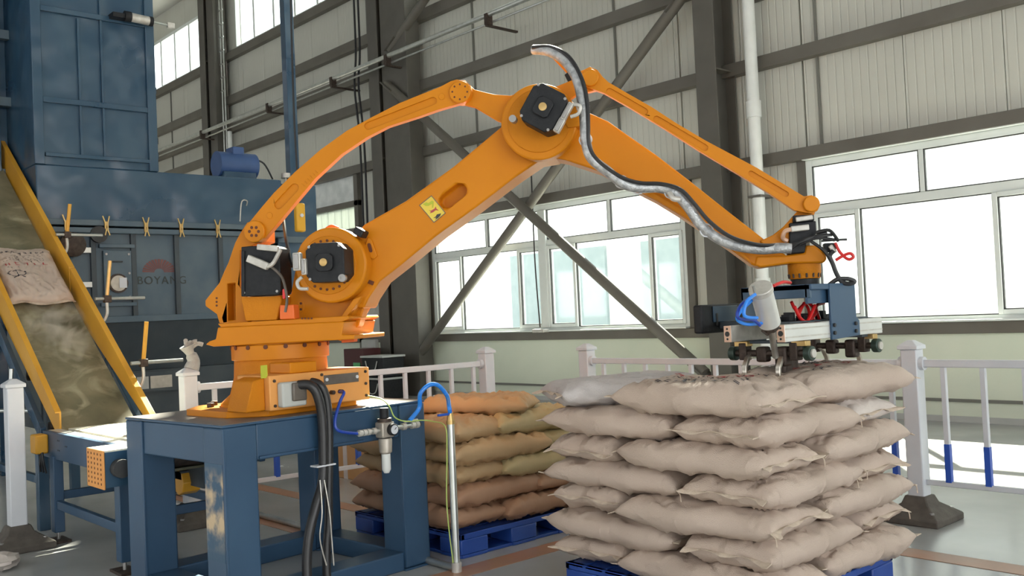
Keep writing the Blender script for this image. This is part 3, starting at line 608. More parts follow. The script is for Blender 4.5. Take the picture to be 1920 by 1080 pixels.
for x in (-7.95,-8.5,-9.1):
    B().cyl((x,2.25,zb(x)-.12),(x,2.87,zb(x)-.12),.04,n=12).build('return_roller','rust',cv)
# photo eye rods on the right guard
for i,(px,py,ln) in enumerate(((50,325,.3),(125,440,.3),(200,560,.34),(268,680,.34))):
    c=ony(px,py,3.0); k=B()
    k.cyl(c+Vector((0,-.1,0)),c+Vector((0,.34,0)),.016,n=10).build('sensor_rod','steelb',cv)
    B().cyl(c+Vector((0,0,-.02)),c+Vector((.03,.03,ln)),.017,n=10).build('sensor_rod','yellow' if i in(0,1,3) else 'brass',cv)
    B().box(c.x-.03,c.x+.03,c.y-.025,c.y+.035,c.z-.035,c.z+.03).build('rod_clamp','rust',cv,.005)
    B().tube([c+Vector((0,0,-.03)),c+Vector((0,.0,-.13)),c+Vector((0,-.03,-.2))],.014,8).build('rod_bracket','conn',cv)
c=ony(18,770,2.12); B().cyl(c,c+Vector((0.02,.02,.34)),.016,n=10).build('sensor_rod','steelb',cv); B().cyl(c+Vector((-.1,-.06,.0)),c+Vector((.25,.1,0)),.015,n=10).build('sensor_rod','steelb',cv)

cw=thing('flat_belt_conveyor',(-6.7,2.55,0),'low blue flat conveyor with a cream belt feeding the incline','conveyor')
B().box(-7.66,-5.83,2.12,2.16,.60,.79).build('side_beam','blue',cw,.004); B().box(-7.66,-5.83,2.94,2.98,.60,.79).build('side_beam','blue',cw,.004)
B().box(-7.66,-5.83,2.16,2.24,.775,.79).build('edge_strip','alu',cw,smooth=False)
B().box(-7.60,-5.83,2.285,2.90,.775,.792).build('belt','beltw',cw,.002)
B().box(-7.60,-5.83,2.24,2.285,.74,.76).build('belt_gap','seal',cw,smooth=False)
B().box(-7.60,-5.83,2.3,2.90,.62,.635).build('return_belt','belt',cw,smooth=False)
for x in (-7.6,-5.86): B().cyl((x,2.29,.70),(x,2.89,.70),.06,n=16).build('end_roller','rust',cw)
for (x,y) in ((-7.42,2.14),(-6.1,2.14),(-7.42,2.96),(-6.1,2.96)):
    l=B().box(x-.045,x+.045,y-.035,y+.035,.07,.62).build('leg','blue',cw,.005)
    B().cyl((x,y,.01),(x,y,.1),.012,n=8).build('foot_screw','bolt',l); B().box(x-.1,x+.1,y-.06,y+.06,0,.018).build('foot_plate','rust',l,.003)
for y in (2.14,2.96): B().box(-7.42,-6.1,y-.02,y+.02,.24,.30).build('stretcher','blue',cw,.004)
for x in (-7.42,-6.1): B().box(x-.02,x+.02,2.14,2.96,.30,.36).build('stretcher','blue',cw,.004)
B().box(-7.42,-6.1,2.94,2.98,.44,.50).build('stretcher','blue',cw,.004); B().box(-7.46,-6.05,2.5,2.56,.52,.58).build('cross_member','mdark',cw,.004)
for (x,z) in ((-7.3,.74),(-7.27,.74),(-7.3,.67),(-7.27,.67),(-7.13,.71),(-7.1,.71),(-6.6,.72),(-6.57,.72)): B().cyl((x,2.118,z),(x,2.12,z),.006,n=8).build('screw_hole','seal',cw)
# pull switch with cables, perforated guard with drive
c=ony(75,832,2.08); sw=B().box(c.x-.07,c.x+.07,2.03,2.12,c.z-.07,c.z+.07).build('limit_switch','yellow',cw,.012)
for k in range(3): B().tube([(c.x+.03+.03*k,2.07,c.z-.06),(c.x+.06+.05*k,2.06,c.z-.14),(c.x+.03+.07*k,2.07,c.z-.2)],.008,6).build('switch_cable','hose',sw)
g0=B().box(-6.12,-5.83,1.94,1.95,.57,.80).build('perforated_guard','boxor',cw,.003)
for i in range(7):
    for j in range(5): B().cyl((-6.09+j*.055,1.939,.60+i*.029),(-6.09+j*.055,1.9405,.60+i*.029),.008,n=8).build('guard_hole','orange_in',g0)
B().box(-6.12,-5.83,1.95,2.12,.79,.80).build('guard_top','beltw',g0,smooth=False)
B().box(-5.835,-5.825,1.95,2.12,.58,.79).build('drive_plate','mblue',cw,smooth=False)
B().cyl((-5.83,2.03,.69),(-5.76,2.03,.69),.055,n=16).build('drive_sprocket','seal',cw)
c=ony(362,900,2.6); B().cyl((c.x,2.5,c.z),(c.x,2.62,c.z),.085,n=8).build('tail_drum_cover','yellow',cw,.004)
B().box(c.x-.1,-5.83,2.55,2.57,c.z-.02,.62).build('drum_bracket','mdark',cw,smooth=False)

# ================================================================== sacks
def glyph_marks(b, place, w, h, rng):
    """strokes of one printed sign in a w x h cell; place maps 2D to the sack surface"""
    for _ in range(rng.randint(3,5)):
        if rng.random()<.55: y=rng.uniform(0,h); x0=rng.uniform(0,w*.25); x1=rng.uniform(w*.7,w); q=[(x0,y),(x1,y),(x1,y+h*.15),(x0,y+h*.15)]
        else: x=rng.uniform(w*.1,w*.85); y0=rng.uniform(0,h*.3); y1=rng.uniform(h*.6,h); q=[(x,y0),(x+w*.15,y0),(x+w*.15,y1),(x,y1)]
        b.poly([place(*p) for p in q],[(0,1,2,3)])
def sack(name, c, yaw, L, W_, H, seed, m, label, cat, group, tilt=(0,0), paper=False, ends=True, nu=56, nv=34, prints=None, mseam='seam', frame=None):
    """a filled sack: top and bottom sheet meeting in side folds, ends pinched into a sewn hem"""
    rng=random.Random(seed); so=Vector((seed*3.17,seed*1.3,seed*.7))
    if frame is None:
        ax=Vector((math.cos(yaw),math.sin(yaw),tilt[0])).normalized(); ay=Vector((-math.sin(yaw),math.cos(yaw),tilt[1])); ay=(ay-ax*ay.dot(ax)).normalized(); az=ax.cross(ay)
    else: ax,ay,az=frame
    c=Vector(c)
    ear=[rng.uniform(.6,1.3) for _ in range(4)]; lean=[rng.uniform(-.35,.55) for _ in range(2)]
    def xy(u,v):
        e=ear[(0 if u<0 else 1)*2+(0 if v<0 else 1)]
        x=u*L/2*(1-.05*(1-v*v)) ; y=v*W_/2*(1-.10*abs(u)**6*(1.4-e)) + .012*noise.noise(Vector((u*2.3,v*.7,3))+so)
        y+= (W_*.02)*math.sin(u*5+seed)*abs(v)
        return x,y
    def prof(u,v):
        a=max(0.,1-abs(u)**5.5)**.5; bb_=max(0.,1-abs(v)**5)**.5; return a*bb_
    def disp(u,v,s):
        p=Vector((u*3,v*2.2,s*2.))+so
        d=.014*noise.noise(p)+.007*noise.noise(p*2.7)
        w=noise.noise(Vector((u*2,v*2,seed)))
        e=max(0,abs(u)-.45)/.55
        d+=.016*e*(1-abs(u)**8)*(abs(math.sin(v*9+seed+4*w))-.6)                     # gathers running in from the hem
        e2=max(0,abs(v)-.35)/.65; q=noise.noise(Vector((u*4,seed,1)))
        d+=.012*e2*(1-abs(v)**10)*(abs(math.sin(u*13+seed*2+5*q))-.6)                  # pull lines over the long sides
        f=noise.noise(Vector((u*2.2+v*1.4,v*.9,seed*1.7))); d-=.016*math.exp(-(f/.045)**2)*(1-abs(v)**6)   # long soft creases
        if paper:
            g1=noise.noise(p*1.5+Vector((9,0,0))); g2=noise.noise(p*3.1+Vector((0,7,0))); d+=.030*(abs(g1)-.2)+.018*(abs(g2)-.2)+.008*abs(noise.noise(p*6.5))
        return d
    def pt(u,v,s,off=0.):
        x,y=xy(u,v); t=prof(u,v); edge=min(1,(1-abs(u))*9)*min(1,(1-abs(v))*6)
        z=s*H/2*t*(1.0 if s>0 else .92)+disp(u,v,s)*edge+(lean[0] if u<0 else lean[1])*-.035*max(0,abs(u)-.8)/.2
        return c+ax*x+ay*y+az*(H/2+z+off)
    root=thing(name,c,label,cat,group)
    b=B(); V={}
    us=[-1+2*i/nu for i in range(nu+1)]; us=[math.copysign(abs(u)**.8,u) for u in us]
    vs=[-1+2*j/nv for j in range(nv+1)]; vs=[math.copysign(abs(v)**.75,v) for v in vs]
    for s in (1,-1):
        for i,u in enumerate(us):
            for j,v in enumerate(vs):
                rim=i in(0,nu) or j in(0,nv)
                if s==-1 and rim: V[(s,i,j)]=V[(1,i,j)]; continue
                V[(s,i,j)]=b.bm.verts.new(pt(u,v,s))
        for i in range(nu):
            for j in range(nv):
                b.bm.faces.new([V[(s,i,j)],V[(s,i+1,j)],V[(s,i+1,j+1)],V[(s,i,j+1)]])
    b.build('sack_body',m,root,angle=70)
    if ends:
        for e,u in enumerate((-1,1)):
            h=B(); P=[]; n=18
            for k in range(n+1):
                v=-1+2*k/n; p=pt(u,v,1); w=.018+.008*noise.noise(Vector((v*3,seed,u)))
                q=p+ax*u*(w+(.02*ear[e*2+(0 if v<0 else 1)] if abs(v)>.85 else 0))+az*(.010*math.sin(v*7+seed)-.006*abs(v))
                P+= [p-ax*u*.004+az*.003,q+az*.002,q-az*.002,p-ax*u*.004-az*.003]
            h.poly(P,[(4*k+i,4*k+(i+1)%4,4*k+4+(i+1)%4,4*k+4+i) for k in range(n) for i in range(4)]+[(0,1,2,3),(4*n+3,4*n+2,4*n+1,4*n)])
            h.build('sewn_hem',mseam,root,angle=80)
        v=1 if rng.random()<.5 else -1; p=pt(1,v,1)
        B().tube([p,p+ax*.02+Vector((0,0,-.015)),p+ax*.025+Vector((0,0,-.05))],.003,5,3).build('loose_thread',mseam,root)
    if prints:
        for (mm,x0,y0,w,h,n,dx) in prints:
            pb=B()
            for k in range(n):
                def place(px,py,k=k): 
                    X=x0+k*dx+px; Y=y0+py; return pt(max(-.95,min(.95,X/(L/2))),max(-.95,min(.95,Y/(W_/2))),1,.006)
                glyph_marks(pb,place,w,h,rng)
            S(pb.build('printed_lettering',mm,root,smooth=False),'stuff')
    return root,pt
PR=[('ink',-.30,.16,.044,.034,9,.058),('ink',-.30,.12,.026,.018,14,.034),('ink',-.26,.09,.024,.016,13,.04),('ink',-.28,.06,.018,.016,16,.028),('ink',-.28,.03,.018,.016,16,.028),('inkr',-.27,-.05,.064,.056,6,.09),('ink',-.26,-.09,.022,.02,5,.034),('ink',-.24,-.16,.03,.03,3,.05)]

def pallet(x0,x1,y0,y1,lab):
    t=thing('plastic_pallet',((x0+x1)/2,(y0+y1)/2,0),lab,'pallet','blue plastic pallets')
    n=9
    for k in range(n):
        a=x0+(x1-x0)*k/n; B().box(a+.008,a+(x1-x0)/n-.008,y0,y1,.135,.15).build('deck_slat','pallet',t,.003)
    B().box(x0,x1,y0,y0+.03,.115,.15).box(x0,x1,y1-.03,y1,.115,.15).box(x0,x0+.03,y0,y1,.115,.15).box(x1-.03,x1,y0,y1,.115,.15).build('deck_rim','pallet',t,.004)
    for i in range(3):
        for j in range(3):
            cx=x0+.11+(x1-x0-.22)*i/2; cy=y0+.11+(y1-y0-.22)*j/2
            B().box(cx-.11,cx+.11,cy-.11,cy+.11,.02,.115).build('foot_block','pallet',t,.008)
    for j in range(3):
        cy=y0+.11+(y1-y0-.22)*j/2; B().box(x0,x1,cy-.1,cy+.1,0,.02).build('base_skid','pallet',t,.004)
    for i in (0,2):
        cx=x0+.11+(x1-x0-.22)*i/2; B().box(cx-.1,cx+.1,y0,y1,.0,.02).build('base_skid','pallet',t,.004)
# front pallet with the sack stack
px0,px1,py0,py1=-3.69,-2.44,3.62,4.80
pallet(px0,px1,py0,py1,'blue plastic pallet under the stack of beige sacks')
LZ=.137; Ls=.88; Ws=.47
ordn=['bottom','second','third','fourth','fifth','sixth','top']
for l in range(7):
    z=.15+l*LZ; r=random.Random(50+l)
    def j(a=.015): return r.uniform(-a,a)
    A=[]; 
    if l%2==0:
        A=[('near corner',(px1-Ls/2+.07+j(),py0+Ws/2-.07+j()),0),('right side',(px1-Ws/2+.07+j(),py0+Ws-.03+Ls/2+j()),90),('left end',(px0+Ws/2-.06+j(),py0+Ls/2-.04+j()),90)]
    else:
        A=[('near corner',(px1-Ws/2+.07+j(),py0+Ls/2-.08+j()),90),('right side',(px1-Ls/2+.05+j(),py0+Ls+Ws/2-.10+j()),0),('left end',(px0+Ls/2-.10+j(),py0+Ws/2-.04+j()),0)]
    for (wh,(x,y),a) in A:
        if l==6 and wh=='left end': x,y,a=-3.53,4.0,63
        if l==6 and wh=='right side': x,y,a=px1-.23,py0+.94,84
        H=LZ*1.16+(.025 if l==6 and wh=='right side' else .02 if l==6 and wh=='near corner' else 0)
        ws=Ws+.02
        yaw=math.radians(a)+r.uniform(-.05,.05)
        if l==6 and wh=='right side': ws=.56
        m='sack' if not (l==6 and wh=='left end') else 'sackg'
        if l==5 and wh=='right side': m='sack2'
        pr=None
        if l==6 and wh!='left end': pr=PR
        elif l==4 and wh=='near corner': pr=PR[5:]
        where={'near corner':'at the near corner','right side':'on the right side','left end':'at the left end'}[wh]
        lab={'bottom':'beige woven sack in the bottom layer %s of the stack','top':'beige woven sack in the top layer %s of the stack'}.get(ordn[l],'beige woven sack in the %s layer from the bottom %%s'%ordn[l])%where
        if l==6 and wh=='right side': lab='printed woven sack under the gripper claws on top of the stack'
        if l==6 and wh=='near corner': lab='printed beige woven sack at the near corner, top of the stack'
        if l==6 and wh=='left end': lab='grey lilac woven sack slumped on the top left of the stack'
        sack('woven_sack',(x,y,z),yaw if not(l==6 and wh=='near corner') else yaw+math.pi,Ls,ws,H,200+l*7+len(wh),m,lab,'sack','woven sacks on the front pallet',tilt=(j(.02),j(.02)),prints=pr)
# back pallet with kraft paper bags
bx0,bx1,by0,by1=-5.84,-4.64,3.66,4.72
pallet(bx0,bx1,by0,by1,'blue plastic pallet under the brown kraft paper bags')
for l in range(5):
    z=.15+l*.135; r=random.Random(90+l)
    def j(a=.02): return r.uniform(-a,a)
    if l%2==0: A=[('near corner',(bx1-.40+j(),by0+.20+j()),0),('right side',(bx1-.20+j(),by0+.76+j()),90),('left end',(bx0+.20+j(),by0+.40+j()),90)]
    else: A=[('near corner',(bx1-.20+j(),by0+.38+j()),90),('right side',(bx1-.38+j(),by0+.90+j()),0),('left end',(bx0+.38+j(),by0+.2+j()),0)]
    for (wh,(x,y),a) in A:
        m='kraft2' if l<2 else ('kraft3' if wh=='right side' else 'kraft')
        lab='%s kraft paper bag in the %s layer, %s of the back pallet'%({'kraft2':'red brown','kraft3':'olive brown','kraft':'brown'}[m],['bottom','second','third','fourth','top'][l],{'near corner':'near corner','right side':'right side','left end':'left end'}[wh])
        sack('kraft_paper_bag',(x,y,z),math.radians(a)+j(.06),.82,.46,.16,400+l*5+len(wh),m,lab,'paper bag','kraft paper bags on the back pallet',paper=True,ends=False,nu=50,nv=30)
sack('kraft_paper_bag',(-5.02,4.15,.83),math.radians(35),.8,.42,.13,480,'kraft','brown kraft paper bag lying askew over the top layer, folded end towards the valve','paper bag','kraft paper bags on the back pallet',paper=True,ends=False,nu=50,nv=30)
# the sack riding up the belt
tn=math.atan(SL); axb=Vector((0,1,0)); upb=Vector((-math.cos(tn),0,math.sin(tn))); nb=axb.cross(upb)
if nb.z<0: nb=-nb
xc=-9.50; cc=Vector((xc,2.56,zb(xc)))+nb*.002
PB=[('ink',-.22,.27,.035,.03,8,.052),('ink',-.1,.225,.018,.012,7,.04),('ink',-.14,.2,.02,.014,6,.05),('ink',-.22,.165,.016,.012,14,.027),('ink',-.22,.14,.016,.012,14,.027),('inkr',-.22,.06,.055,.045,5,.082),('ink',-.21,.025,.018,.016,4,.03)]
root,pt=sack('woven_sack',cc,0,.55,.90,.15,777,'sack','printed beige woven sack riding up the inclined conveyor belt','sack',None,frame=(axb,upb,nb),ends=False,prints=PB)
b=B()
for k in range(24):
    a0,a1=2*math.pi*k/24,2*math.pi*(k+1)/24
    P=[pt((-.15+math.cos(t)*rr*.085)/.28,(-.07+math.sin(t)*rr*.055)/.46,1,.0035) for t,rr in ((a0,1),(a1,1),(a1,.86),(a0,.86))]; b.poly(P,[(0,1,2,3)])
for (p,q) in (((-.15,-.015),(-.145,-.115)),((-.145,-.115),(-.19,-.15)),((-.145,-.115),(-.09,-.15))):
    n=Vector((q[1]-p[1],-(q[0]-p[0]),0)).normalized()*.005
    b.poly([pt((x)/.28,(y)/.46,1,.0035) for x,y in ((p[0]+n.x,p[1]+n.y),(q[0]+n.x,q[1]+n.y),(q[0]-n.x,q[1]-n.y),(p[0]-n.x,p[1]-n.y))],[(0,1,2,3)])
b.build('round_emblem','ink',root,smooth=False)
for s in (-1,1):
    h=B(); P=[]
    for k in range(19):
        u=-1+2*k/18; p=pt(u,s*1.,1); P+=[p+nb*.003,p+upb*s*.028+nb*(.004+.006*math.sin(u*8)),p+upb*s*.028+nb*(.006*math.sin(u*8)),p]
    h.poly(P,[(4*k+i,4*k+(i+1)%4,4*k+4+(i+1)%4,4*k+4+i) for k in range(18) for i in range(4)]); h.build('sewn_hem','seam',root,angle=80)

# ================================================================== ROBOT TABLE
TB=Vector((-4.60,2.12,0)); ta=math.radians(5.0)
ex=Vector((math.cos(ta),math.sin(ta),0)); ey=Vector((-math.sin(ta),math.cos(ta),0)); ez=Vector((0,0,1))
def T(x,y,z): return TB+ex*x+ey*y+ez*z            # x from -1.2 (back) to 0 (front face), y from 0 to 1.42
def tbox(b,x0,x1,y0,y1,z0,z1): b.obox(T((x0+x1)/2,(y0+y1)/2,(z0+z1)/2),ex,ey,ez,(x1-x0)/2,(y1-y0)/2,(z1-z0)/2); return b
def tpl(px,py,off): return onp(px,py,T(off,0,0),ex)   # pixel -> vertical plane parallel to the long table face
TL,TW=1.09,1.37
tab=thing('robot_table',T(-.6,.7,0),'heavy blue steel table carrying the orange robot','table')
tbox(B(),-TL,0,0,TW,.985,.998).build('top_plate','blue',tab,.003); tbox(B(),-TL+.004,-.004,.004,TW-.004,.998,1.0).build('top_surface','tabletop',tab,smooth=False)
for i,(x,y) in enumerate(((-.2,0),(-TL,0),(-.2,TW-.2),(-TL,TW-.2))):
    l=tbox(B(),x,x+.2,y,y+.2,.012,.985).build('leg','blue',tab,.012); tbox(B(),x-.008,x+.208,y-.008,y+.208,0,.012).build('foot_plate','blue',l,.002)
    if i==0:
        tag(tbox(B(),x+.012,x+.188,y-.002,y+.004,.30,.80).build('tan_patch_face','worn',l,smooth=False),'leg face with a tan patch fading out at top and bottom')
    tbox(B(),x+.195,x+.203,y+.0,y+.012,.02,.98).build('weld_seam','blue',l,.002)
for (x0,x1,y0,y1) in ((-.19,-.01,.2,TW-.2),(-TL+.01,-TL+.19,.2,TW-.2),(-TL+.2,-.2,.01,.19),(-TL+.2,-.2,TW-.19,TW-.01)):
    tbox(B(),x0,x1,y0,y1,.795,.985).build('apron_beam','blue',tab,.008); tbox(B(),x0,x1,y0,y1,.0,.11).build('lower_beam','blue',tab,.008)
tbox(B(),-.015,.003,.21,.9,.80,.815).build('weld_seam','blue',tab,.003)

# ================================================================== ROBOT
BA=Vector((-5.17,2.77,0)); AZ=math.radians(38); ru=Vector((math.cos(AZ),math.sin(AZ),0)); rn=Vector((math.sin(AZ),-math.cos(AZ),0))  # rn points to the camera side
def RP(px,py,off=0.): return onp(px,py,BA+rn*off,rn)
rob=thing('palletising_robot',(-5.17,2.77,1.0),'large orange four axis palletising robot arm bolted to the blue table','robot')
def rprism(name,pts,front,thick,m='orange',bevel=.006,holes=(),pocket=None,parent=None):
    return B().prism([RP(x,y,front) for x,y in pts],-rn*thick,[[RP(x,y,front) for x,y in h] for h in holes],pocket).build(name,m,parent or rob,bevel)
def slot(p,q,w,n=6):
    """stadium outline in pixels around the segment p-q"""
    p=Vector(p);q=Vector(q);d=(q-p).normalized();nn=Vector((-d.y,d.x)); P=[]
    for k in range(n+1):
        a=math.pi*k/n; P.append(tuple(q+nn*math.cos(a)*w+d*math.sin(a)*w))
    for k in range(n+1):
        a=math.pi*k/n; P.append(tuple(p-nn*math.cos(a)*w-d*math.sin(a)*w))
    return P
def circ(c,r,n=28,ry=None): return [(c[0]+r*math.cos(2*math.pi*k/n),c[1]+(ry or r)*math.sin(2*math.pi*k/n)) for k in range(n)]
def rdisc(name,c,r,front,thick,m,bevel=.006,parent=None,n=40):
    """c, r in photo pixels, turned into one real circle in the robot's plane"""
    C0=RP(*c,front); rr=r*(C0-O).dot(R3@Vector((0,0,-1)))/F
    return B().lathe(C0,[(rr,0),(rr,-thick)],n,ru,ez,rn).build(name,m,parent or rob,bevel)
# --- pedestal
bc=T(-.62,.60,0); bc=Vector((-5.17,2.77,1.0))
def hexpl(r,z0,z1,cut=.25):
    P=[]
    for k in range(4):
        a=ta+math.pi/4+k*math.pi/2
        c0=Vector((math.cos(a),math.sin(a),0))*r*1.414*.78
        for s in (-1,1):
            d=Vector((math.cos(ta+k*math.pi/2+(math.pi/2 if s>0 else 0)),math.sin(ta+k*math.pi/2+(math.pi/2 if s>0 else 0)),0)); P.append(bc+c0+ (d*r*cut if s<0 else d*r*cut)+Vector((0,0,z0)))
    return P
def orect(hx,hy,cx,cy,ch,z):
    Q=[(hx,-hy+ch),(hx,hy-ch),(hx-ch,hy),(-hx+ch,hy),(-hx,hy-ch),(-hx,-hy+ch),(-hx+ch,-hy),(hx-ch,-hy)]
    return [bc+ex*(cx+x)+ey*(cy+y)+Vector((0,0,z)) for x,y in Q]
B().prism(orect(.38,.46,-.02,-.03,.16,.035),(0,0,-.035)).build('base_plate','orange',rob,.004)
for (x,y) in ((-.3,-.28),(-.2,-.36),(.28,-.2),(.3,-.28),(.32,.1),(.24,-.37),(-.3,.3),(.3,.33)):
    p=bc+ex*x+ey*y; B().cyl(p+Vector((0,0,.035)),p+Vector((0,0,.06)),.022,n=6).build('anchor_bolt','rust',rob,.002)
B().lathe(bc,[(.355,.035),(.355,.05),(.30,.10),(.275,.20),(.27,.30)],48).build('pedestal','orange_d',rob)
B().lathe(bc,[(.285,.30),(.285,.385),(.265,.385),(.265,.41)],48).build('swivel_ring','orange',rob,.003)
for k in range(16):
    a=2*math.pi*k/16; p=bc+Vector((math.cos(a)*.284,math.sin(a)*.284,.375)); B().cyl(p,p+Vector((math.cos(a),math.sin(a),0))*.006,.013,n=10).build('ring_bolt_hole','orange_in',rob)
# cable junction box on the pedestal front
f0=tpl(505,690,-.075); z_top=tpl(600,682,-.075).z; ya=(tpl(505,720,-.075)-TB).dot(ey); yb=(tpl(693,720,-.075)-TB).dot(ey)
zlo=1.035
jb=tbox(B(),-.40,-.075,ya,yb,zlo,1.0+.225).build('junction_box','boxor',rob,.006)
for (y,z) in ((ya+.03,1.06),(ya+.03,1.195),(yb-.03,1.06),(yb-.03,1.20),((ya+yb)/2,1.205),(yb-.03,1.13)): B().cyl(T(-.075,y,z),T(-.068,y,z),.009,n=6).build('box_screw','rust',jb)
np_=tbox(B(),-.076,-.069,ya+(yb-ya)*.52,ya+(yb-ya)*.88,1.145,1.20).build('nameplate','plate',jb,.003)
for y in (ya+(yb-ya)*.545,ya+(yb-ya)*.86): B().cyl(T(-.069,y,1.175),T(-.065,y,1.175),.010,n=12).build('rivet','white',np_)
cn=tbox(B(),-.075,-.02,ya+.045,ya+.20,1.05,1.185).build('cable_connector','grey',jb,.01)
tbox(B(),-.02,.0,ya+.10,ya+.19,1.08,1.18).build('connector_hood','plate',cn,.008)
tbox(B(),-.3,-.1,ya+.15,ya+.33,1.225,1.285).build('box_lug','orange',jb,.006)
for y in (ya+.40,ya+.46): B().cyl(T(-.075,y,1.1),T(-.045,y,1.1),.012,n=10).build('air_fitting','rust',jb)
g=tpl(495,697,-.10); B().obox(g,ex,ey,ez,.002,.02,.035).build('warning_tag','stickg',rob,smooth=False)
# triangular side fillet
B().prism([T(-.12,ya-.0,1.035),T(-.12,ya-.12,1.035),T(-.12,ya-.07,1.20),T(-.12,ya,1.22)],-ex*.2).build('side_fillet','orange_d',rob,.008)
# --- rotating carriage
rprism('carriage_deck',[(392,640),(385,646),(400,650),(664,636),(664,628),(640,628),(645,603),(408,614),(404,636)],.28,.56,'orange',.006)
rprism('carriage_top',[(408,607),(414,614),(640,604),(655,597),(652,592)],.27,.54,'orange',.004)
rprism('end_stop',[(640,636),(664,634),(664,641),(640,643)],.1,.06,'wing',.003)
rprism('carriage_body',[(470,606),(470,560),(545,552),(560,470),(640,560),(668,556),(676,530),(668,578),(655,600)],.12,.26,'orange',.006)
rprism('curved_fender',[(676,560),(683,575),(672,610),(640,640),(628,636),(655,600),(664,570)],.06,.1,'orange',.008)
rprism('diagonal_web',[(663,560),(676,556),(672,566),(650,594),(636,598)],.2,.06,'orange',.004)
rprism('rear_bracket',[(463,417),(450,437),(440,456),(427,494),(419,511),(410,532),(384.5,564),(385,574),(406,589),(411,606),(466,606),(466,560),(451,540),(451,470),(470,462),(495,452),(494,421),(480,414)],.14,.16,'orange',.008,
   holes=[[(426,532),(441,530),(441,600),(427,602)]],pocket=.5)
rprism('pedestal_block',[(452,557),(527,555),(527,565),(519,600),(460,602),(452,566)],.26,.22,'orange_d',.006)
for (x,y) in ((406,559),(406,566),(406,573)): rdisc('bracket_hole',(x,y),2,.142,.003,'orange_in',0)
rprism('junction_cover',[(524,572),(550,571),(552,598),(524,599)],.30,.08,'wing',.006)
for (x,y) in ((564,569),(564,580)): rdisc('plate_screw',(x,y),2.4,.126,.006,'orange_in',0)
rprism('oval_cover',slot((564,569),(564,580),6),.124,.01,'orange',.002)
for x in range(566,585,6): rdisc('deck_screw',(x,597),1.8,.285,.005,'orange_in',0)
# --- motors
def motor(c,w,h,off,depth,ang,parent=None,cover=True):
    C0=RP(*c,off); k=(C0-O).dot(R3@Vector((0,0,-1)))/F; a=math.radians(ang); d1=ru*math.cos(a)+ez*math.sin(a); d2=-ru*math.sin(a)+ez*math.cos(a); hw,hh=w*k/2,h*k/2; ch=min(hw,hh)*.35
    Q=[(hw,-hh+ch),(hw,hh-ch),(hw-ch,hh),(-hw+ch,hh),(-hw,hh-ch),(-hw,-hh+ch),(-hw+ch,-hh),(hw-ch,-hh)]
    mo=B().prism([C0+d1*x+d2*y for x,y in Q],-rn*depth).build('servo_motor','black',parent or rob,.006)
    Q2=[(x*.45,y*.45) for x,y in Q]; B().prism([C0+rn*.02+d1*x+d2*y for x,y in Q2],-rn*.02).build('encoder_cap','black',mo,.005)
    B().lathe(C0+rn*.02,[(.022,0),(.022,.006),(.008,.008)],16,ru,ez,rn).build('centre_plug','brass',mo)
    for (sx,sy) in ((1,1),(-1,1),(1,-1),(-1,-1)): B().lathe(C0+d1*hw*.78*sx+d2*hh*.82*sy-rn*.0,[(.008,0),(.008,.008)],8,ru,ez,rn).build('motor_screw','bolt',mo)
    return mo,C0,d1,d2,k
def connector(C,d1,d2,w,h,parent,m='conn'):
    B().obox(C,d1,d2,rn,w/2,h/2,.022).build('plug',m,parent,.006)
    B().obox(C+rn*.022,d1,d2,rn,w*.3,h*.42,.008).build('plug_clip','bolt',parent,.003)
# --- J2 disc and arm
rprism('lower_arm',[(673,432),(682,421),(760,377),(850,312),(939,238),(946,205),(975,168),(1010,156),(1045,166),(1072,192),(1082,228),(1070,270),(1040,297),(1010,302),(963,334),(890,390),(820,440),(749.5,498),(711,528),(690,560),(682,578),(665,577),(655,540),(640,497),(650,455)],.13,.24,'orange',.012,
   holes=[slot((836,377),(861,357),14)],pocket=.35)
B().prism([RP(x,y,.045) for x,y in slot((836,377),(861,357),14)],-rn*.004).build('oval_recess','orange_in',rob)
# warning sticker with figures
st=B().prism([RP(x,y,.1325) for x,y in ((786,385),(809,366.5),(835.5,399.5),(813.5,417.5))],-rn*.002).build('warning_sticker','sticker',rob,smooth=False)
def sp(poly,m,nm): B().prism([RP(x,y,.1345) for x,y in poly],-rn*.001).build(nm,m,st,smooth=False)
for a,c in (((786,385),(809,366.5)),((809,366.5),(835.5,399.5)),((835.5,399.5),(813.5,417.5)),((813.5,417.5),(786,385))):
    d=(Vector(c)-Vector(a)).normalized(); nn=Vector((-d.y,d.x))*1.0; a2=Vector(a);c2=Vector(c); sp([tuple(a2-nn*.3),tuple(c2-nn*.3),tuple(c2+nn),tuple(a2+nn)],'plate','sticker_border')
sp([(793,383),(799,379),(803,381),(810,376),(813,378),(812,389),(810,390),(810,382),(803,386),(798,386)],'stickg','robot_symbol')
sp([(804,394),(808,395),(815,391),(817,387),(818,391),(823,395),(817,394),(812,398),(806,400),(808,397)],'inkr','figure_symbol')
sp([(812,409),(817,406),(819,402),(827,400),(825,405),(821,409),(816,412),(818,408)],'ink','figure_symbol')
rprism('joint_bracket',[(690,444),(697,450),(707,480),(700,486),(692,482),(683,462)],.145,.02,'orange',.004)
rprism('joint_slot',slot((692,459),(695,470),3.2),.148,.01,'orange_in',.001); rprism('joint_slot',[(690,524),(701,528),(698,535),(687,530)],.14,.012,'orange_in',.001)
rprism('rubber_buffer',[(666,424),(682,433),(676,446),(660,437)],.25,.1,'black',.006)
d2_=rdisc('shoulder_disc',(619,497),71,.235,.11,'orange',.012,n=64)
rdisc('shoulder_plate',(615,497),55,.245,.03,'orange_d',.004,n=56)
for k in range(24):
    a=2*math.pi*k/24
    if k in (9,10,11,12,13,14): continue
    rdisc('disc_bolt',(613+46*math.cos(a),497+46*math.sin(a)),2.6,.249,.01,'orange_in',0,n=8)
mo,C0,d1,d2,k=motor((609,492),76,74,.40,.16,0)
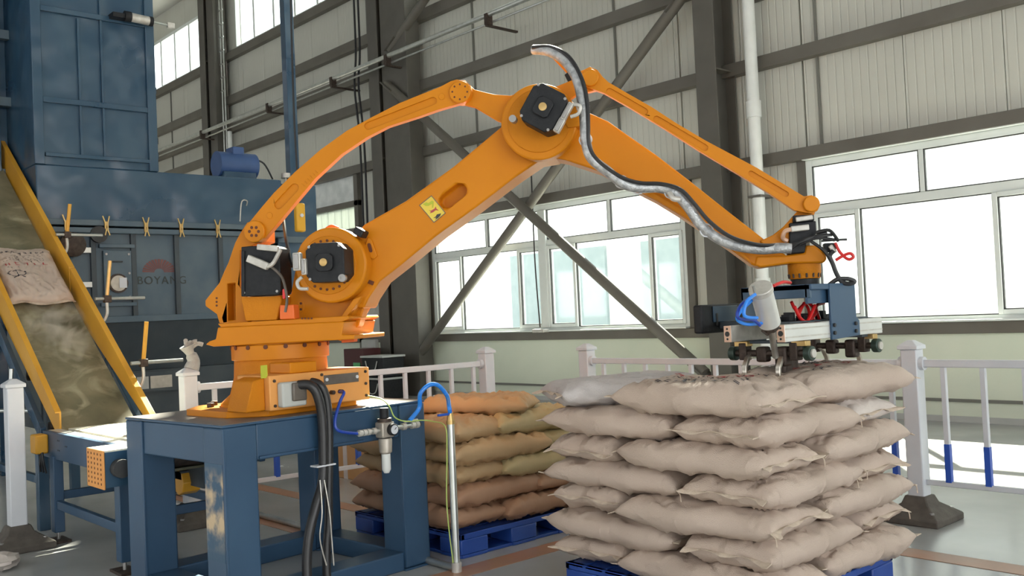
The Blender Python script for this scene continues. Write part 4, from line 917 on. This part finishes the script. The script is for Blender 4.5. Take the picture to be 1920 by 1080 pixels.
connector(C0-d1*k*52-d2*k*(-4)+rn*.01,d1,d2,.045,.10,mo); connector(C0-d1*k*40-d2*k*6,d1,d2,.03,.09,mo); B().tube([C0-d1*k*46-d2*k*25,C0-d1*k*56-d2*k*34,C0-d1*k*52-d2*k*46,C0-d1*k*35-d2*k*48],.010,8).build('motor_cable','conn',mo)
B().lathe(C0+d1*k*33-d2*k*31,[(.022,-.02),(.022,.006),(.012,.008)],14,ru,ez,rn).build('eye_screw','bolt',mo)
B().tube([RP(612,429,.1),RP(622,424,.1),RP(634,428,.1)],.010,8).build('lifting_eye','wing',rob)
# --- J1 motor (black box, left)
ja=B().prism([RP(x,y,.30) for x,y in ((452,463),(452,556),(522,553),(527,545),(524,466),(517,461),(472,461))],-rn*.16).build('swivel_motor','black',rob,.006)
B().prism([RP(x,y,.31) for x,y in ((452,470),(458,470),(458,553),(452,553))],-rn*.02).build('motor_rib','black',ja,.003)
B().prism([RP(x,y,.26) for x,y in ((472,461),(517,461),(524,468),(526,480),(474,480))],-rn*.1).build('encoder_block','black',ja,.005)
def rbar(p,q,w,off,m,par,nm): B().bar(RP(*p,off),RP(*q,off),w,w*1.2).build(nm,m,par,.005)
rbar((465,484),(503,500),.035,.335,'conn',ja,'plug'); rbar((483,463),(522,467),.028,.31,'conn',ja,'plug')
B().tube([RP(502,500,.34),RP(512,494,.35),(RP(520,480,.33)),RP(526,468,.32)],.012,8).build('motor_cable','conn',ja)
B().tube([RP(508,500,.34),RP(520,510,.35),RP(531,525,.33),RP(538,560,.31),RP(535,585,.3)],.008,8).build('motor_cable','plate',ja)
for (x,y) in ((457,549),(519,546)): rdisc('motor_screw',(x,y),2.5,.308,.01,'bolt',0,parent=ja,n=8)
rprism('status_lamp',slot((532,544),(532,558),2.4),.32,.03,'red',.002)
B().tube([RP(548,500,.2),RP(541,470,.15),RP(535,440,.1),RP(530,400,.0)],.010,6).build('sling_cable','hose',rob)
# --- lower link rod
lowrod=[(463,421),(468,416),(490,389),(513,362),(552,323),(600,281),(650,245),(700,218),(747,194),(786,178),(824.5,163),(845,152),(856,149),(872,151),(882,160),(885,172),(880,185),(869,194),(858,195),(820,206),(786,218),(727,237),(688,257),(640,289),(591,334.5),(552,381),(521,418),(497,446),(485,453),(472,454),(461,448),(457,436)]
rprism('lower_link_rod',lowrod,.20,.05,'orange',.010,holes=[slot((522,384),(552,352),8),slot((690,236),(812,189),7)],pocket=.25)
for c in ((862,172),(476,434)):
    hub=rdisc('link_hub',c,21,.222,.09,'orange',.006)
    for k in range(6 if c[0]<600 else 8):
        a=2*math.pi*k/(6 if c[0]<600 else 8); q=8.5 if c[0]<600 else 14; rdisc('hub_bolt',(c[0]+q*math.cos(a),c[1]+q*math.sin(a)),3.0 if c[0]<600 else 1.8,.2235,.004,'orange_in',0,parent=hub,n=10)
for c in ((505,404),(828,181)): rdisc('rod_boss',c,6,.204,.01,'orange',.002)
for i in range(6): rprism('raised_letter_mark',slot((566+i*5,345-i*5),(570+i*5,349-i*5),1.0,3),.202,.004,'orange_d',0)
# --- elbow lever plates
rprism('elbow_lever',[(862,150),(873,152),(889,167.5),(910,173),(928,177),(957,179),(985,170),(1038,164),(1072,150),(1088,133),(1106,126),(1120,131),(1128,150),(1120,168),(1103,172),(1086,173),(1071,184),(1040,230),(1000,250),(931.6,226),(889,200.5),(858,193)],.165,.05,'orange',.010)
# --- forearm
rprism('forearm',[(1050,175),(1104,211),(1140,227),(1169,247.5),(1230,290),(1296,341),(1360,392),(1431,447),(1445,462),(1475,478),(1472,494),(1425,501),(1410,497),(1370,468),(1328,439),(1279,406),(1230,376),(1177,349),(1124,321),(1060,300),(1000,290),(980,240),(1000,190)],.10,.20,'orange',.012)
rprism('forearm_rib',[(1128,318),(1177,346),(1230,374),(1279,404),(1328,437),(1372,466),(1410,495),(1404,484),(1372,455),(1330,425),(1282,394),(1232,364),(1180,337),(1130,309)],.125,.03,'orange',.006)
rdisc('elbow_disc',(1010,228),72,.235,.10,'orange',.010,n=64); rdisc('elbow_plate',(1010,226),60,.243,.02,'orange_d',.004,n=56)
rprism('elbow_lug',[(1064,190),(1085,200),(1093,222),(1088,236),(1064,240),(1052,215)],.25,.1,'orange_d',.006)
mo,C0,d1,d2,k=motor((1018.7,201.5),74,80,.40,.16,-32)
connector(C0+d1*k*44+d2*k*14,d1,d2,.03,.10,mo); connector(C0+d1*k*44-d2*k*16,d1,d2,.035,.08,mo); B().tube([C0+d1*k*46+d2*k*30,C0+d1*k*60+d2*k*34,C0+d1*k*64+d2*k*20,C0+d1*k*54+d2*k*8],.010,8).build('motor_cable','conn',mo)
B().lathe(C0-d1*k*42-d2*k*45,[(.02,-.05),(.02,.0)],12,ru,ez,rn).build('eye_screw','bolt',mo)
# --- upper link rod
uprod=[(1106,125),(1120,131),(1130,144),(1141,154),(1180,177),(1222,200.6),(1270,232),(1324,264),(1420,315),(1507,368),(1522,366),(1534,372),(1538,384),(1533,395),(1522,400),(1508,398),(1489,394),(1440,361),(1385,327),(1310,282),(1242.6,239),(1180,201),(1132,174),(1112,167),(1097,163),(1087,150),(1088,134)]
rprism('upper_link_rod',uprod,.19,.045,'orange',.008,holes=[slot((1143,171),(1209,209),6),slot((1231,223),(1322,277),6),slot((1408,325),(1474,364),5)],pocket=.25)
for c,r in (((1106,145),16),((1522,382),15)):
    hub=rdisc('link_hub',c,r,.215,.10,'orange',.005)
# --- wrist
rprism('wrist_link',[(1425,452),(1450,440),(1470,424),(1488,404),(1505,385),(1530,395),(1524,408),(1505,430),(1498,462),(1440,470)],.12,.06,'orange',.008)
WC=RP(1508,505,0); 
def wz(y): return RP(1508,y,0).z
kw=(WC-O).dot(R3@Vector((0,0,-1)))/F
rprism('wrist_housing',[(1415,496),(1418,480),(1470,479),(1508,474),(1510,460),(1530,460),(1548,476),(1551,485),(1545,493),(1480,494),(1425,502)],.11,.22,'orange',.010)
WX,WYc=WC.x,WC.y
B().lathe((WX,WYc,0),[(30*kw,wz(491)),(30*kw,wz(512)),(28*kw,wz(516)),(28*kw,wz(523))],36).build('wrist_column','orange_d',rob,.003)
for k in range(14):
    a=2*math.pi*k/14; B().cyl((WX+math.cos(a)*28*kw,WYc+math.sin(a)*28*kw,wz(521)),(WX+math.cos(a)*28.8*kw,WYc+math.sin(a)*28.8*kw,wz(513)),.006,n=6).build('flange_bolt','rust',rob)
B().lathe((WX,WYc,0),[(26*kw,wz(523)),(26*kw,wz(535))],32).build('tool_flange','black',rob,.002)
wm=B().prism([RP(x,y,.14) for x,y in ((1480,418),(1530,414),(1531,438),(1512,455),(1509,474),(1480,476))],-rn*.15).build('wrist_motor','black',rob,.006)
B().prism([RP(x,y,.15) for x,y in ((1487,404),(1526,402),(1527,414),(1487,417))],-rn*.10).build('encoder_block','black',wm,.005)
rbar((1492,412),(1524,407),.022,.17,'conn',wm,'plug'); rbar((1483,430),(1517,426),.026,.18,'conn',wm,'plug')
B().tube([RP(1484,430,.18),RP(1472,434,.17),RP(1468,446,.15),RP(1476,452,.14)],.012,8).build('motor_cable','aluend',wm)
B().prism([RP(x,y,.12) for x,y in ((1545,456),(1568,455),(1568,472),(1545,473))],-rn*.06).build('valve_block','black',wm,.004)
rbar((1556,460),(1566,474),.02,.14,'conn',wm,'plug')
for i,(a,c2,d) in enumerate((((1475,465),(1505,452),(1550,436)),((1478,470),(1512,448),(1560,440)),((1500,458),(1530,446),(1565,450)),((1520,452),(1545,470),(1558,490)),((1530,436),(1555,432),(1572,452)))):
    B().tube([RP(*a,.2),RP(*c2,.22),RP(*d,.2)],.009,8).build('wrist_cable','hose',wm)
B().tube([RP(1540,452,.15),RP(1565,450,.15),RP(1588,449,.15)],.006,6).build('tie_end','hose',wm)
B().tube([RP(1566,455,.16),RP(1575,473,.16),RP(1590,486,.16),RP(1600,482,.16),RP(1594,475,.16),RP(1580,480,.16),RP(1567,488,.16)],.008,8).build('red_wire_loop','red',wm)
B().tube([RP(1563,470,.15),RP(1556,480,.15),RP(1562,496,.15),RP(1568,512,.15),RP(1578,528,.15),RP(1592,532,.15),RP(1602,528,.15),RP(1590,523,.15),RP(1570,524,.15),RP(1555,534,.15)],.012,8).build('wire_bundle','hose',wm)
B().tube([RP(1548,470,.14),RP(1556,484,.14),RP(1563,498,.14)],.006,6).build('wire','hose',wm)
# --- dress pack (hose bundle along the arm) and the bracket it hangs from
dp=B().tube([RP(1000,93,.1),RP(1028,96,.14),RP(1058,113,.2),RP(1080,145,.27),RP(1091,185,.31),RP(1096,225,.33),RP(1098,260,.34),RP(1108,295,.33),RP(1140,322,.30),RP(1170,345,.26),RP(1200,352,.22),RP(1235,352,.2),RP(1265,362,.2),RP(1290,388,.2),RP(1320,428,.2),RP(1365,456,.2),RP(1420,467,.2),RP(1462,465,.2),RP(1484,466,.2)],.028,12,8).build('hose_bundle','wrap',rob)
B().tube([RP(998,89,.13),RP(1032,88,.16),RP(1066,106,.23),RP(1090,145,.30),RP(1101,190,.34),RP(1103,235,.36),RP(1105,275,.36),RP(1125,305,.34),RP(1165,332,.3),RP(1200,343,.25),RP(1240,345,.23),RP(1275,355,.23),RP(1300,380,.23),RP(1330,415,.23),RP(1370,444,.23),RP(1420,459,.23),RP(1465,460,.2)],.011,8,8).build('black_cable','hose',dp)
for (x,y) in ((1093,200),(1098,262),(1165,341),(1197,352),(1258,360),(1325,432)):
    p=RP(x,y,.27 if y<300 else .21); B().tube([p+Vector((math.cos(q)*.034*ru.x,math.cos(q)*.034*ru.y,math.sin(q)*.034))+rn*.0 for q in [2*math.pi*i/8 for i in range(9)]],.004,5,2).build('cable_tie','white',dp)
B().cyl(RP(1040,108,.1),RP(1070,140,.12),.011,n=8).build('spring_rod','orange_d',dp); rprism('rod_clamp',[(1058,140),(1068,132),(1078,146),(1066,156)],.15,.06,'black',.004)
B().tube([RP(1255,362,.23),RP(1262,372,.25),RP(1276,374,.25)],.016,8).build('wire_splice','conn',dp)
# ================================================================== GRIPPER
gx,gy=-2.745,4.62
gr=thing('bag_gripper',(gx,gy,1.07),'bag gripper with curved claws and air cylinder hanging from the robot wrist','gripper')
zt_=wz(535)

B().box(gx-.22,gx+.20,gy-.30,gy+.13,zt_-.03,zt_).build('top_plate','blue',gr,.004)
B().box(gx+.16,gx+.175,gy-.30,gy-.13+.26,zt_-.10,zt_-.0).build('front_skirt','blue',gr,.003)
B().prism([(gx+.19,gy-.13,zt_),(gx+.19,gy+.13,zt_),(gx+.19,gy+.13,1.40),(gx+.19,gy+.16,1.38),(gx+.19,gy+.16,1.30),(gx+.19,gy-.13,1.29)],(.014,0,0)).build('front_cheek_plate','blue',gr,.003)
B().box(gx-.22,gx-.205,gy-.30,gy-.10,1.29,zt_).build('rear_cheek_plate','mblue',gr,.003)
B().box(gx-.22,gx+.19,gy-.30,gy-.285,zt_-.07,zt_).build('end_plate','mblue',gr,.003)
for z in (1.325,1.365):
    for y in (gy-.11,gy+.11): B().cyl((gx+.204,y,z),(gx+.214,y,z),.010,n=8).build('plate_bolt','seal',gr)
def extr(x,y0,y1,z0,z1,m='alu'):
    e=B().box(x-.022,x+.022,y0,y1,z0,z1).build('profile_beam',m,gr,.003)
    for z in (z0+.022,z1-.022):
        B().box(x+.0215,x+.0235,y0+.003,y1-.003,z-.004,z+.004).build('profile_slot','conn',e,smooth=False)
    B().box(x-.022,x+.022,y0-.004,y0,z0,z1).build('profile_end','aluend',e,.002)
    B().cyl((x,y0-.006,(z0+z1)/2),(x,y0-.004,(z0+z1)/2),.014,n=14).build('profile_hole','seal',e)
    for z in (z0+.016,z1-.016): B().cyl((x,y0-.006,z),(x,y0-.004,z),.006,n=8).build('profile_hole','seal',e)
extr(gx+.17,4.07,5.05,1.30,1.385); extr(gx-.19,4.14,5.05,1.30,1.385,'conn')
for y in (4.3,4.9): B().box(gx-.19,gx+.17,y-.04,y+.04,1.285,1.30).build('cross_plate','mdark',gr,.003)
B().box(gx-.16,gx+.14,4.2,5.0,1.386,1.395).build('tray','mdark',gr,.002)
for k,(y) in enumerate((4.27,4.33,4.40,4.47,4.56,4.66,4.75)): B().box(gx-.02+.03*(k%2),gx+.03+.03*(k%2),y,y+.035,1.395,1.42+.01*(k%3)).build('tray_fitting','black',gr,.003)
# claws on shafts
def claw(x,y,side,m='chrome'):
    P=[(-.01,1.235),(.035,1.215),(.065,1.17),(.068,1.12),(.045,1.07),(.012,1.03)]
    b=B(); pts=[Vector((x,y+side*a,z-.005)) for a,z in P]; w=.013; Q=[]
    for i,p in enumerate(pts):
        d=(pts[min(i+1,len(pts)-1)]-pts[max(i-1,0)]).normalized(); nn=Vector((0,d.z,-d.y)); t=.013*(1-.13*i)
        Q+=[p+nn*t+Vector((-w,0,0)),p+nn*t+Vector((w,0,0)),p-nn*t+Vector((w,0,0)),p-nn*t+Vector((-w,0,0))]
    n=len(pts); b.poly(Q,[(4*k+i,4*k+(i+1)%4,4*k+4+(i+1)%4,4*k+4+i) for k in range(n-1) for i in range(4)]+[(0,1,2,3),(4*n-1,4*n-2,4*n-3,4*n-4)])
    b.build('claw',m,gr,.003)
for side,y in ((-1,4.26),(1,4.95)):
    B().cyl((gx-.26,y,1.235),(gx+.22,y,1.235),.018,n=14).build('claw_shaft','rust',gr)
    for x in (gx-.17,gx+.13):
        B().box(x-.022,x+.022,y-.03,y+.03,1.20,1.29).build('shaft_bracket','rust',gr,.006)
    B().box(gx+.03,gx+.09,y-.035,y+.035,1.17,1.27).build('shaft_hub','rust',gr,.012); B().box(gx-.09,gx-.03,y-.03,y+.03,1.19,1.27).build('shaft_hub','rust',gr,.012)
    for x in (gx-.24,gx+.205): B().cyl((x-.018,y,1.235),(x+.018,y,1.235),.038,n=18).build('bearing_ring','gdark',gr,.004)
    B().cyl((gx+.223,y,1.235),(gx+.232,y,1.235),.022,n=14).build('bearing_cap','conn',gr)
    for x in (gx-.135,gx+.065): claw(x,y,side)
    for x in (gx-.22,gx+.12): B().box(x,x+.08,y-.025,y+.025,1.272,1.298).build('spacer_block','brass',gr,.002)
B().box(gx+.0,gx+.06,4.26,4.40,1.09,1.22).build('crank_block','rust',gr,.014); B().cyl((gx+.06,4.36,1.10),(gx+.075,4.36,1.10),.02,n=12).build('crank_pin','conn',gr)
# air cylinder
ct=onx(1428,548,gx+.24); cb=onx(1443,606,gx+.20); rb=onx(1454,668,gx+.06)
ac=B().cyl(ct,cb,.052,n=28).build('air_cylinder','alu',gr); dv=(cb-ct).normalized()
B().cyl(ct-dv*.03,ct,.056,n=28).build('cylinder_cap','conn',ac,.004); B().cyl(cb,cb+dv*.03,.045,n=8).build('cylinder_foot','rust',ac,.004); B().cyl(cb+dv*.03,rb,.016,n=12).build('piston_rod','steelb',ac)
for s in (-1,1): B().cyl(ct-dv*.04+Vector((0,.055*s,0)),cb+dv*.03+Vector((0,.055*s,0)),.006,n=6).build('tie_rod','steelb',ac)
B().bar(cb+dv*.02,Vector((gx+.17,cb.y,1.35)),.05,.04).build('cylinder_trunnion','rust',gr,.004)
for k,pts in enumerate((((1413,560),(1392,580),(1382,598),(1400,608),(1428,606)),((1410,556),(1388,574),(1384,596),(1412,600),(1425,610)),((1416,552),(1400,566),(1396,592),(1420,596)))):
    B().tube([onx(x,y,gx+.2+.03*k) for x,y in pts],.008,8).build('blue_air_hose','cblued' if k==1 else 'cblue',gr)
for k,pts in enumerate((((1484,566),(1494,582),(1510,570),(1518,590),(1506,604),(1498,590),(1508,568)),((1516,566),(1530,584),(1522,598),(1536,600),(1530,575),(1545,568)),((1490,575),(1500,596),(1514,602),(1528,572)),)):
    B().tube([onx(x,y,gx+.05+.03*k) for x,y in pts],.009,8).build('red_wire_coil','red',gr)
B().tube([onx(1450,536,gx+.2),onx(1468,529,gx+.2),onx(1482,530,gx+.15)],.008,8).build('red_wire_coil','red',gr)
# long black pusher box on the far side
pA=onx(1316,600,gx-.46); pB=onx(1416,596,gx-.46)
B().box(gx-.52,gx-.46,pA.y,gy+.2,1.34,1.50).build('side_housing','black',gr,.012); B().box(gx-.46,gx-.452,pA.y+.10,gy,1.40,1.49).build('housing_cover','mblue',gr,.003)
B().box(gx-.452,gx-.448,pA.y+.12,pA.y+.135,1.38,1.45).build('housing_slot','seal',gr,smooth=False)
B().box(gx-.47,gx-.19,4.45,4.5,1.36,1.40).box(gx-.47,gx-.19,4.8,4.85,1.36,1.40).build('housing_arm','mdark',gr,.004)

# ================================================================== cables and air line on the table front
t=thing('power_conduits',tpl(575,900,.1),'pair of thick black cables hanging from the robot base to the floor','cable')
def tz(px,py,off): return tpl(px,py,off)
B().tube([tz(560,722,-.02),tz(580,722,.03),tz(594,738,.05),tz(603,775,.05),tz(606,830,.05),tz(605,900,.05),tz(592,950,.06),tz(580,1000,.06),tz(575,1060,.06),T(.08,(tz(573,1060,.06)-TB).dot(ey),.0)],.027,12).build('conduit','hose',t)
B().tube([tz(584,716,-.02),tz(600,722,.03),tz(611,745,.04),tz(616,790,.04),tz(617,850,.04),tz(616,920,.04),tz(616,980,.04),tz(612,1040,.04),T(.05,(tz(610,1060,.04)-TB).dot(ey),.0)],.024,12).build('conduit','hose',t)
g=tz(606,872,.045); B().obox(g,ex,ey,(ez),.032,.062,.004).build('cable_tie','white',t)
for k in range(2): B().tube([tz(600+8*k,900,.08),tz(604+14*k,960,.1),tz(600+22*k,1010,.09),tz(612+14*k,1060,.08)],.004,5).build('thin_wire','conn',t)
t=thing('air_filter_regulator',tpl(722,820,.07),'air filter regulator with black knob and round gauge on the table front','regulator')
q=tz(722,815,.07); 
B().obox(q+ez*.03,ex,ey,ez,.035,.045,.045).build('regulator_body','filt',t,.008)
B().lathe(q,[(.036,-.02),(.04,-.03),(.036,-.10),(.026,-.11)],20).build('filter_neck','filt',t); B().lathe(q,[(.026,-.10),(.026,-.20),(.015,-.22)],16).build('filter_bowl','jug',t)
B().cyl(q+ez*.075,q+ez*.095,.042,n=20).build('knob_collar','rust',t); B().cyl(q+ez*.095,q+ez*.155,.026,n=20).build('adjusting_knob','black',t,.003)
gg=q+ex*.035+ey*.02+ez*.03; ga=B().lathe(gg,[(.034,0),(.034,.025),(.03,.028)],24,ey,ez,ex).build('gauge','black',t); B().lathe(gg+ex*.028,[(.026,0),(.026,.002)],24,ey,ez,ex).build('gauge_dial','white',ga); B().bar(gg+ex*.031,gg+ex*.031+ey*.012+ez*.012,.003,.003).build('gauge_needle','ink',ga)
yl=(q-TB).dot(ey)
def hp(y0,y1,r,m,nm,z=q.z+.03): B().cyl(T(.07,yl+y0,z),T(.07,yl+y1,z),r,n=14).build(nm,m,t)
hp(-.20,-.045,.012,'steelb','nipple'); 
for y in (-.19,-.16,-.13,-.09): hp(y,y+.022,.019,'conn','fitting')
hp(.045,.26,.014,'steelb','nipple')
for y in (.05,.13,.20,.23): hp(y,y+.025,.021,'conn','fitting')
hp(.25,.27,.014,'rust','fitting'); B().bar(T(.07,yl+.15,q.z+.055),T(.07,yl+.25,q.z+.062),.018,.008).build('valve_handle','conn',t,.002)
tbox(B(),-.0,.07,yl-.02,yl+.02,q.z,q.z+.02).build('mounting_bracket','steel',t,.002)
t=thing('blue_air_hose',T(.07,yl+.2,q.z+.06),'bright blue air hose arching from the regulator to the standing pipe','hose')
PBs=Vector((-4.44,3.46,0)); 
def pz(px,py): return onx(px,py,PBs.x)
tv=pz(845,795)
B().tube([T(.07,yl+.19,q.z+.06),tz(786,765,.07),tz(788,738,.10),tz(805,722,.12),tz(822,723,.13),(tz(838,742,.13)),pz(842,762),pz(844,775)],.013,10).build('hose_tube','cblue',t)
t=thing('dark_blue_air_hose',T(-.04,yl-.25,1.1),'thin dark blue air hose from the robot box to the regulator','hose')
B().tube([tz(637,735,-.03),tz(645,736,.03),tz(637,755,.04),tz(628,790,.06),tz(636,808,.07),T(.07,yl-.19,q.z+.03)],.009,8).build('hose_tube','cblued',t)
t=thing('earth_wire',tz(700,745,.05),'thin yellow green earth wire curling in front of the regulator','wire')
B().tube([tz(690,742,-.06),tz(715,748,.0),tz(730,762,.05),tz(740,782,.08),tz(760,790,.08),tz(790,788,.08),tz(810,790,.1),pz(835,800),pz(838,850),pz(838,950),pz(850,1060)],.004,6).build('wire','green',t)
t=thing('air_supply_pipe',PBs,'upright galvanised air pipe with a brass ball valve beside the table','pipe')
B().cyl(PBs+ez*.02,Vector((PBs.x,tv.y,tv.z)),.022,n=16).build('riser','steelb',t)
B().cyl((PBs.x,tv.y,tv.z),(PBs.x,tv.y,tv.z+.02),.026,n=16).build('coupling','brass',t); B().cyl((PBs.x,tv.y,tv.z+.02),(PBs.x,tv.y,tv.z+.07),.022,.015,n=12).build('ball_valve','brass',t)
B().bar((PBs.x,tv.y-.09,tv.z+.06),(PBs.x,tv.y,tv.z+.06),.02,.014).build('valve_lever','bluepl',t,.003); B().cyl((PBs.x,tv.y,tv.z+.07),(PBs.x,tv.y,tv.z+.085),.014,n=10).build('hose_tail','red',t)
B().cyl((-9.5,3.47,.025),(PBs.x,3.46,.025),.022,n=14).build('floor_run','steelb',t); B().cyl(PBs,PBs+ez*.06,.03,n=16).build('elbow','conn',t)
# ------------------------------------------------------------------ flour dust hanging over the moving belt in the sunlight
m=bpy.data.materials.new('flour_dust'); m.use_nodes=True; nt=m.node_tree; N=nt.nodes; L=nt.links
for n in list(N):
    if n.type!='OUTPUT_MATERIAL': N.remove(n)
vs=N.new('ShaderNodeVolumeScatter'); vs.inputs['Color'].default_value=(1,.97,.88,1); vs.inputs['Anisotropy'].default_value=0
tc=N.new('ShaderNodeTexCoord'); nz=N.new('ShaderNodeTexNoise'); nz.inputs['Scale'].default_value=4.5; nz.inputs['Detail'].default_value=6; nz.inputs['Distortion'].default_value=1.3
L.new(tc.outputs['Object'],nz.inputs[0]); mr=N.new('ShaderNodeMapRange'); mr.inputs[1].default_value=.47; mr.inputs[2].default_value=.66; mr.inputs[3].default_value=0; mr.inputs[4].default_value=4
L.new(nz.outputs[0],mr.inputs[0])
ln=N.new('ShaderNodeVectorMath'); ln.operation='LENGTH'; mp=N.new('ShaderNodeMapping'); mp.inputs['Scale'].default_value=(1.35,3.2,1.7); L.new(tc.outputs['Object'],mp.inputs[0]); L.new(mp.outputs[0],ln.inputs[0])
fo=N.new('ShaderNodeMapRange'); fo.inputs[1].default_value=.35; fo.inputs[2].default_value=1.; fo.inputs[3].default_value=1; fo.inputs[4].default_value=0; L.new(ln.outputs['Value'],fo.inputs[0])
mu=N.new('ShaderNodeMath'); mu.operation='MULTIPLY'; L.new(mr.outputs[0],mu.inputs[0]); L.new(fo.outputs[0],mu.inputs[1]); L.new(mu.outputs[0],vs.inputs['Density']); L.new(vs.outputs[0],N['Material Output'].inputs['Volume'])
M['dust']=m
xd=-8.75; cdst=Vector((xd,2.56,zb(xd)+.14))
bb=B(); P=[]
for j in range(7):
    for i in range(12):
        th=math.pi*j/6; ph=2*math.pi*i/12; d_=Vector((math.sin(th)*math.cos(ph),math.sin(th)*math.sin(ph),math.cos(th))); P.append(cdst-upb*d_.x*.62+axb*d_.y*.28+nb*d_.z*.13)
bb.poly(P,[(j*12+i,j*12+(i+1)%12,(j+1)*12+(i+1)%12,(j+1)*12+i) for j in range(6) for i in range(12)])
bmesh.ops.remove_doubles(bb.bm,verts=bb.bm.verts,dist=1e-4)
o=bb.build('dust_cloud','dust',loc=cdst,smooth=False); tag(o,'faint wisps of white dust drifting over the inclined belt below the sack','dust',kind='stuff')
# ------------------------------------------------------------------ tidy: drop unused stray bmesh objects
for o in list(bpy.data.objects):
    if o.type=='MESH' and len(o.data.polygons)==0: bpy.data.objects.remove(o)
